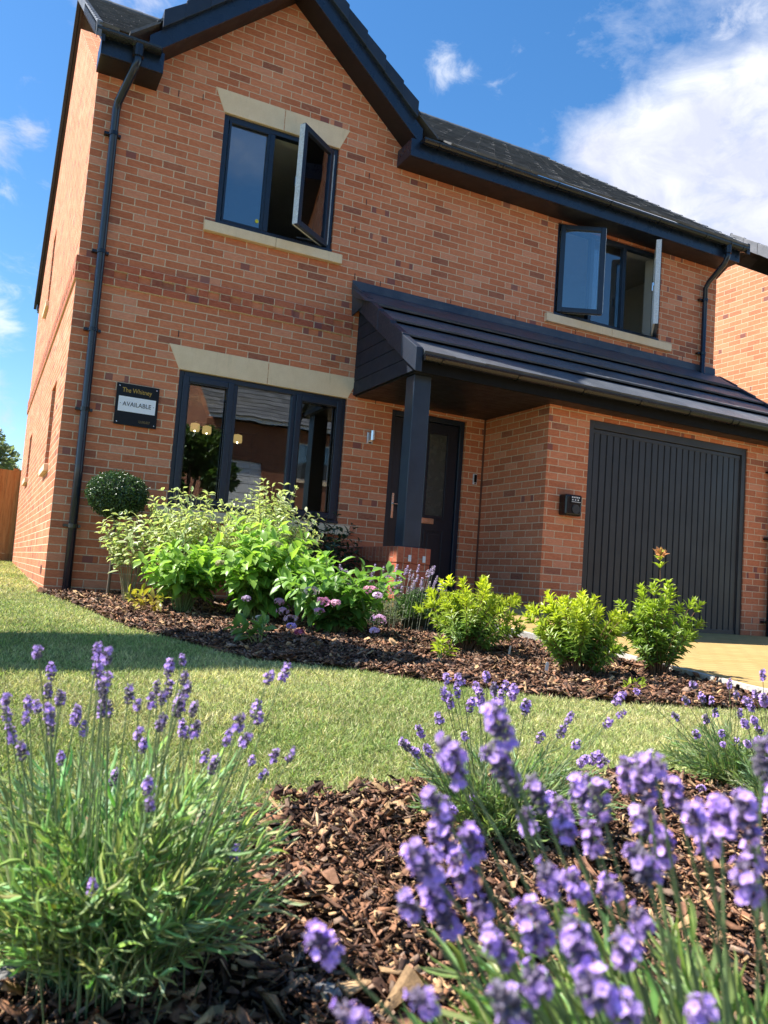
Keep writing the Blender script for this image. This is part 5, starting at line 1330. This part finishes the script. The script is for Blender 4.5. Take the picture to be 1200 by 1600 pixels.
def lavender(label, base, heads, nleaf, lh, lsp, size=1.0, lcol=(.24, .34, .15), leaf=(.042, .0020), group=G_LAV, meshes=None, upright=False, lean=(0, 0), stemr=.0011, scol=(.16, .22, .09), petfrac=.72, r0=.05, hs=None):
    """heads: world points of the flower spikes"""
    base = np.asarray(base, float); e = tag(empty('lavender', tuple(base)), label, 'lavender', group)
    H = np.asarray(heads, float)-base; n = len(H)
    a = rng.uniform(0, 6.28, n); hz = norm(H*np.array([1, 1, 0])+1e-6)
    p0 = hz*r0*rng.uniform(.3, 1.2, (n, 1))+np.stack([np.cos(a), np.sin(a), np.zeros(n)], 1)*.02
    p1 = p0*.5+H*np.array([.55, .55, .62])+rng.normal(0, .012, (n, 3))
    if upright: p0 = H*np.array([.9, .9, 0]); p1 = H*np.array([.93, .93, .6])
    P = bez(p0, p1, H, 10)
    V, F = tubes(P, np.linspace(stemr*1.25, stemr*.8, 10)[None], 5)
    pile = Pile(); pile.add(V, F, np.tile(scol, (len(V), 1))*rng.uniform(.8, 1.2, (n, 1)).repeat(50, 0)); pile.build('flower_stems', M_stem, e, True)
    meshes = meshes or HEADS
    for i in range(n):
        me = meshes[rng.integers(len(meshes))] if (rng.random() < petfrac or meshes is PALE) else SPENT[rng.integers(len(SPENT))]
        o = bpy.data.objects.new('flower_head', me); COL.objects.link(o); o.parent = e
        t = norm(P[i, -1]-P[i, -2]); q = Vector(t).to_track_quat('Z', 'Y'); s_ = size*rng.uniform(.85, 1.2)*(hs[i] if hs is not None else 1)
        o.matrix_local = Matrix.Translation(Vector(H[i])) @ q.to_matrix().to_4x4() @ Matrix.Rotation(rng.uniform(0, 6.28), 4, 'Z') @ Matrix.Scale(s_, 4)
    # leafy shoots
    S = shoots(np.zeros(3), nleaf, lh, lsp, .75, .6, r0, lean); pl_ = Pile()
    V, F = tubes(S, np.linspace(.0016, .0009, 12)[None], 4)
    pl2 = Pile(); pl2.add(V, F, np.tile((.14, .19, .08), (len(V), 1))); pl2.build('leafy_stems', M_stem, e, True)
    K = 12
    for i, t in enumerate(np.linspace(.18, 1.0, 11)):
        f = t*(K-1); k0 = min(int(f), K-2); fr = f-k0; p = S[:, k0]*(1-fr)+S[:, k0+1]*fr; tan = norm(S[:, k0+1]-S[:, k0])
        side = norm(np.cross(tan, rng.normal(0, 1, (nleaf, 3)))); oth = np.cross(tan, side)
        for q in range(3 if t < .9 else 4):
            aa = q*2.1+rng.uniform(0, 1.0, nleaf); out = side*np.cos(aa)[:, None]+oth*np.sin(aa)[:, None]
            d = out*rng.uniform(.35, .95, (nleaf, 1))+tan*1.0+np.array([0, 0, .15])
            c = np.array(lcol)[None]*np.stack([rng.uniform(.8, 1.3, nleaf), rng.uniform(.85, 1.15, nleaf), rng.uniform(.8, 1.2, nleaf)], 1)
            leafcloud(pl_, p, d, rng.normal(0, 1, (nleaf, 3))+out, leaf[0], leaf[1], c, .25, None, .8)
    pl_.build('leaves', M_leaf, e, True)
    return e

def pts(lst, t0, t1):
    return [at(x, y, rng.uniform(t0, t1)) for x, y in lst]
A = [(60, 1027), (150, 1030), (152, 1058), (160, 1090), (262, 1055), (285, 1068), (245, 1085), (40, 1130), (80, 1150), (122, 1125), (75, 1090), (155, 1078), (235, 1105), (283, 1110), (285, 1150), (275, 1120), (440, 1063), (395, 1120), (370, 1140), (352, 1165), (318, 1190), (425, 1190), (450, 1190), (392, 1195), (408, 1218), (240, 1250), (232, 1265), (312, 1290), (192, 1370), (145, 1400), (365, 1345), (35, 1185), (75, 1280), (175, 1228), (222, 1175), (10, 1100), (200, 1098), (215, 1155), (380, 1165), (60, 1112), (-20, 1140), (-40, 1210), (20, 1160), (130, 1150), (250, 1140), (330, 1210), (45, 1112), (95, 1100), (170, 1120), (228, 1240), (78, 1130), (300, 1120)]
baseA = at(190, 1500, 1.12); baseA[2] = G(baseA[0], baseA[1])
lavender('large lavender clump with sparse thin flower spikes at the bottom left corner', gpt(-.33, -6.78), pts(A+[(x+rng.uniform(-30, 30), y+rng.uniform(-25, 45)) for x, y in A[:18]], .98, 1.28), 260, .35, .235, .72, petfrac=.5, r0=.10, lcol=(.36, .50, .26), leaf=(.050, .0016), hs=None)
C = [(700, 1068), (716, 1090), (745, 1080), (772, 1085), (790, 1078), (750, 1100), (695, 1090), (660, 1150), (655, 1182), (688, 1130), (720, 1070), (770, 1110), (733, 1112), (885, 1130), (960, 1100), (945, 1135), (920, 1190), (897, 1168), (860, 1262), (672, 1180), (800, 1090), (640, 1172), (728, 1155), (705, 1105), (760, 1065), (782, 1100), (905, 1195), (935, 1195), (850, 1250), (740, 1260), (712, 1268), (965, 1120), (820, 1115), (840, 1160), (872, 1150)]
lavender('mid distance lavender clump on the lawn edge leaning left and right', gpt(.62, -6.34), pts(C, 1.72, 1.98), 150, .22, .24, 1.0, lean=(.06, 0), petfrac=.85, r0=.06)
Dh = [(1060, 1125), (1105, 1130), (1140, 1075), (1075, 1100), (1150, 1092), (1130, 1165), (1150, 1165), (1160, 1232), (1145, 1228), (1100, 1098), (1086, 1075), (1120, 1120), (1090, 1150), (1155, 1120), (1098, 1232), (1128, 1150), (1170, 1105), (1112, 1100), (1000, 1085)]
lavender('small lavender clump on the lawn edge near the driveway side', gpt(1.75, -6.10), pts(Dh, 2.4, 2.75), 110, .20, .24, 1.0, petfrac=.55, r0=.06)
Eh = [(1192, 1062), (1195, 1100), (1180, 1130), (1170, 1165), (1185, 1160), (1196, 1190), (1175, 1110), (1165, 1100), (1215, 1080), (1230, 1120), (1240, 1170), (1210, 1150), (1188, 1145), (1200, 1170), (1225, 1060), (1182, 1090), (1166, 1135)]
lavender('lavender clump cut by the right edge of the photo', gpt(1.62, -6.38), pts(Eh, 2.0, 2.3), 70, .22, .22, 1.0, petfrac=.9, r0=.06, lean=(.1, 0))
B = [(712, 1190, .60), (720, 1225, .60), (790, 1165, .58), (785, 1210, .58), (800, 1240, .60), (518, 1490, .52), (592, 1575, .46), (700, 1285, .55), (680, 1370, .52), (650, 1430, .52), (690, 1405, .54), (742, 1335, .56), (732, 1385, .56), (745, 1470, .50), (850, 1265, .62), (1025, 1210, .55), (1012, 1245, .57), (945, 1285, .60), (865, 1385, .52), (890, 1310, .58), (960, 1265, .66), (1010, 1300, .58), (1090, 1290, .52), (1128, 1300, .54), (1172, 1305, .52), (1190, 1215, .55), (1172, 1400, .50), (1160, 1455, .48), (1010, 1375, .54), (1005, 1450, .52), (920, 1520, .44), (938, 1560, .42), (845, 1470, .48), (842, 1545, .44), (735, 1575, .44), (1100, 1600, .46), (960, 1400, .55), (560, 1600, .44), (670, 1575, .46), (905, 1400, .56), (815, 1600, .42), (1155, 1590, .50), (1060, 1265, .60), (830, 1300, .64), (930, 1330, .60), (1040, 1340, .6), (880, 1280, .66), (700, 1330, .60), (655, 1300, .60), (1180, 1350, .56), (985, 1230, .62), (760, 1430, .55), (985, 1500, .48), (905, 1475, .46), (705, 1455, .54), (770, 1290, .66), (915, 1265, .66), (1215, 1270, .6), (1230, 1330, .56), (1110, 1330, .58), (790, 1500, .5), (980, 1590, .42), (865, 1335, .6)]
lavender('vivid purple out of focus lavender filling the bottom right foreground', (.10, -7.62, float(G(0, -7.62))), [at(x, y, t) for i, (x, y, t) in enumerate(B) if i % 7 != 6], 300, .39, .25, .90, petfrac=.86, meshes=NEARH, r0=.07, stemr=.0014, leaf=(.050, .0024), lean=(-.12, .06), lcol=(.27, .40, .14))
# the pale lavender row by the porch
L_ = [(x, rng.uniform(885, 925)) for x in np.linspace(466, 694, 98)]
L_ = [(x, y+8) for x, y in L_]
hd = [at(x+rng.uniform(-4, 4), y, rng.uniform(6.6, 7.2)) for x, y in L_]
lavender('faded pale lavender hedge with silvery spikes beside the brick dwarf wall', gpt(2.45, -1.55), hd, 260, .30, .62, 1.35, group=None, meshes=PALE, upright=True, lcol=(.20, .24, .15), r0=.40, stemr=.0018, scol=(.24, .25, .18))
# stray seed heads
def out_tag(): pass
print('objects', len(bpy.data.objects))
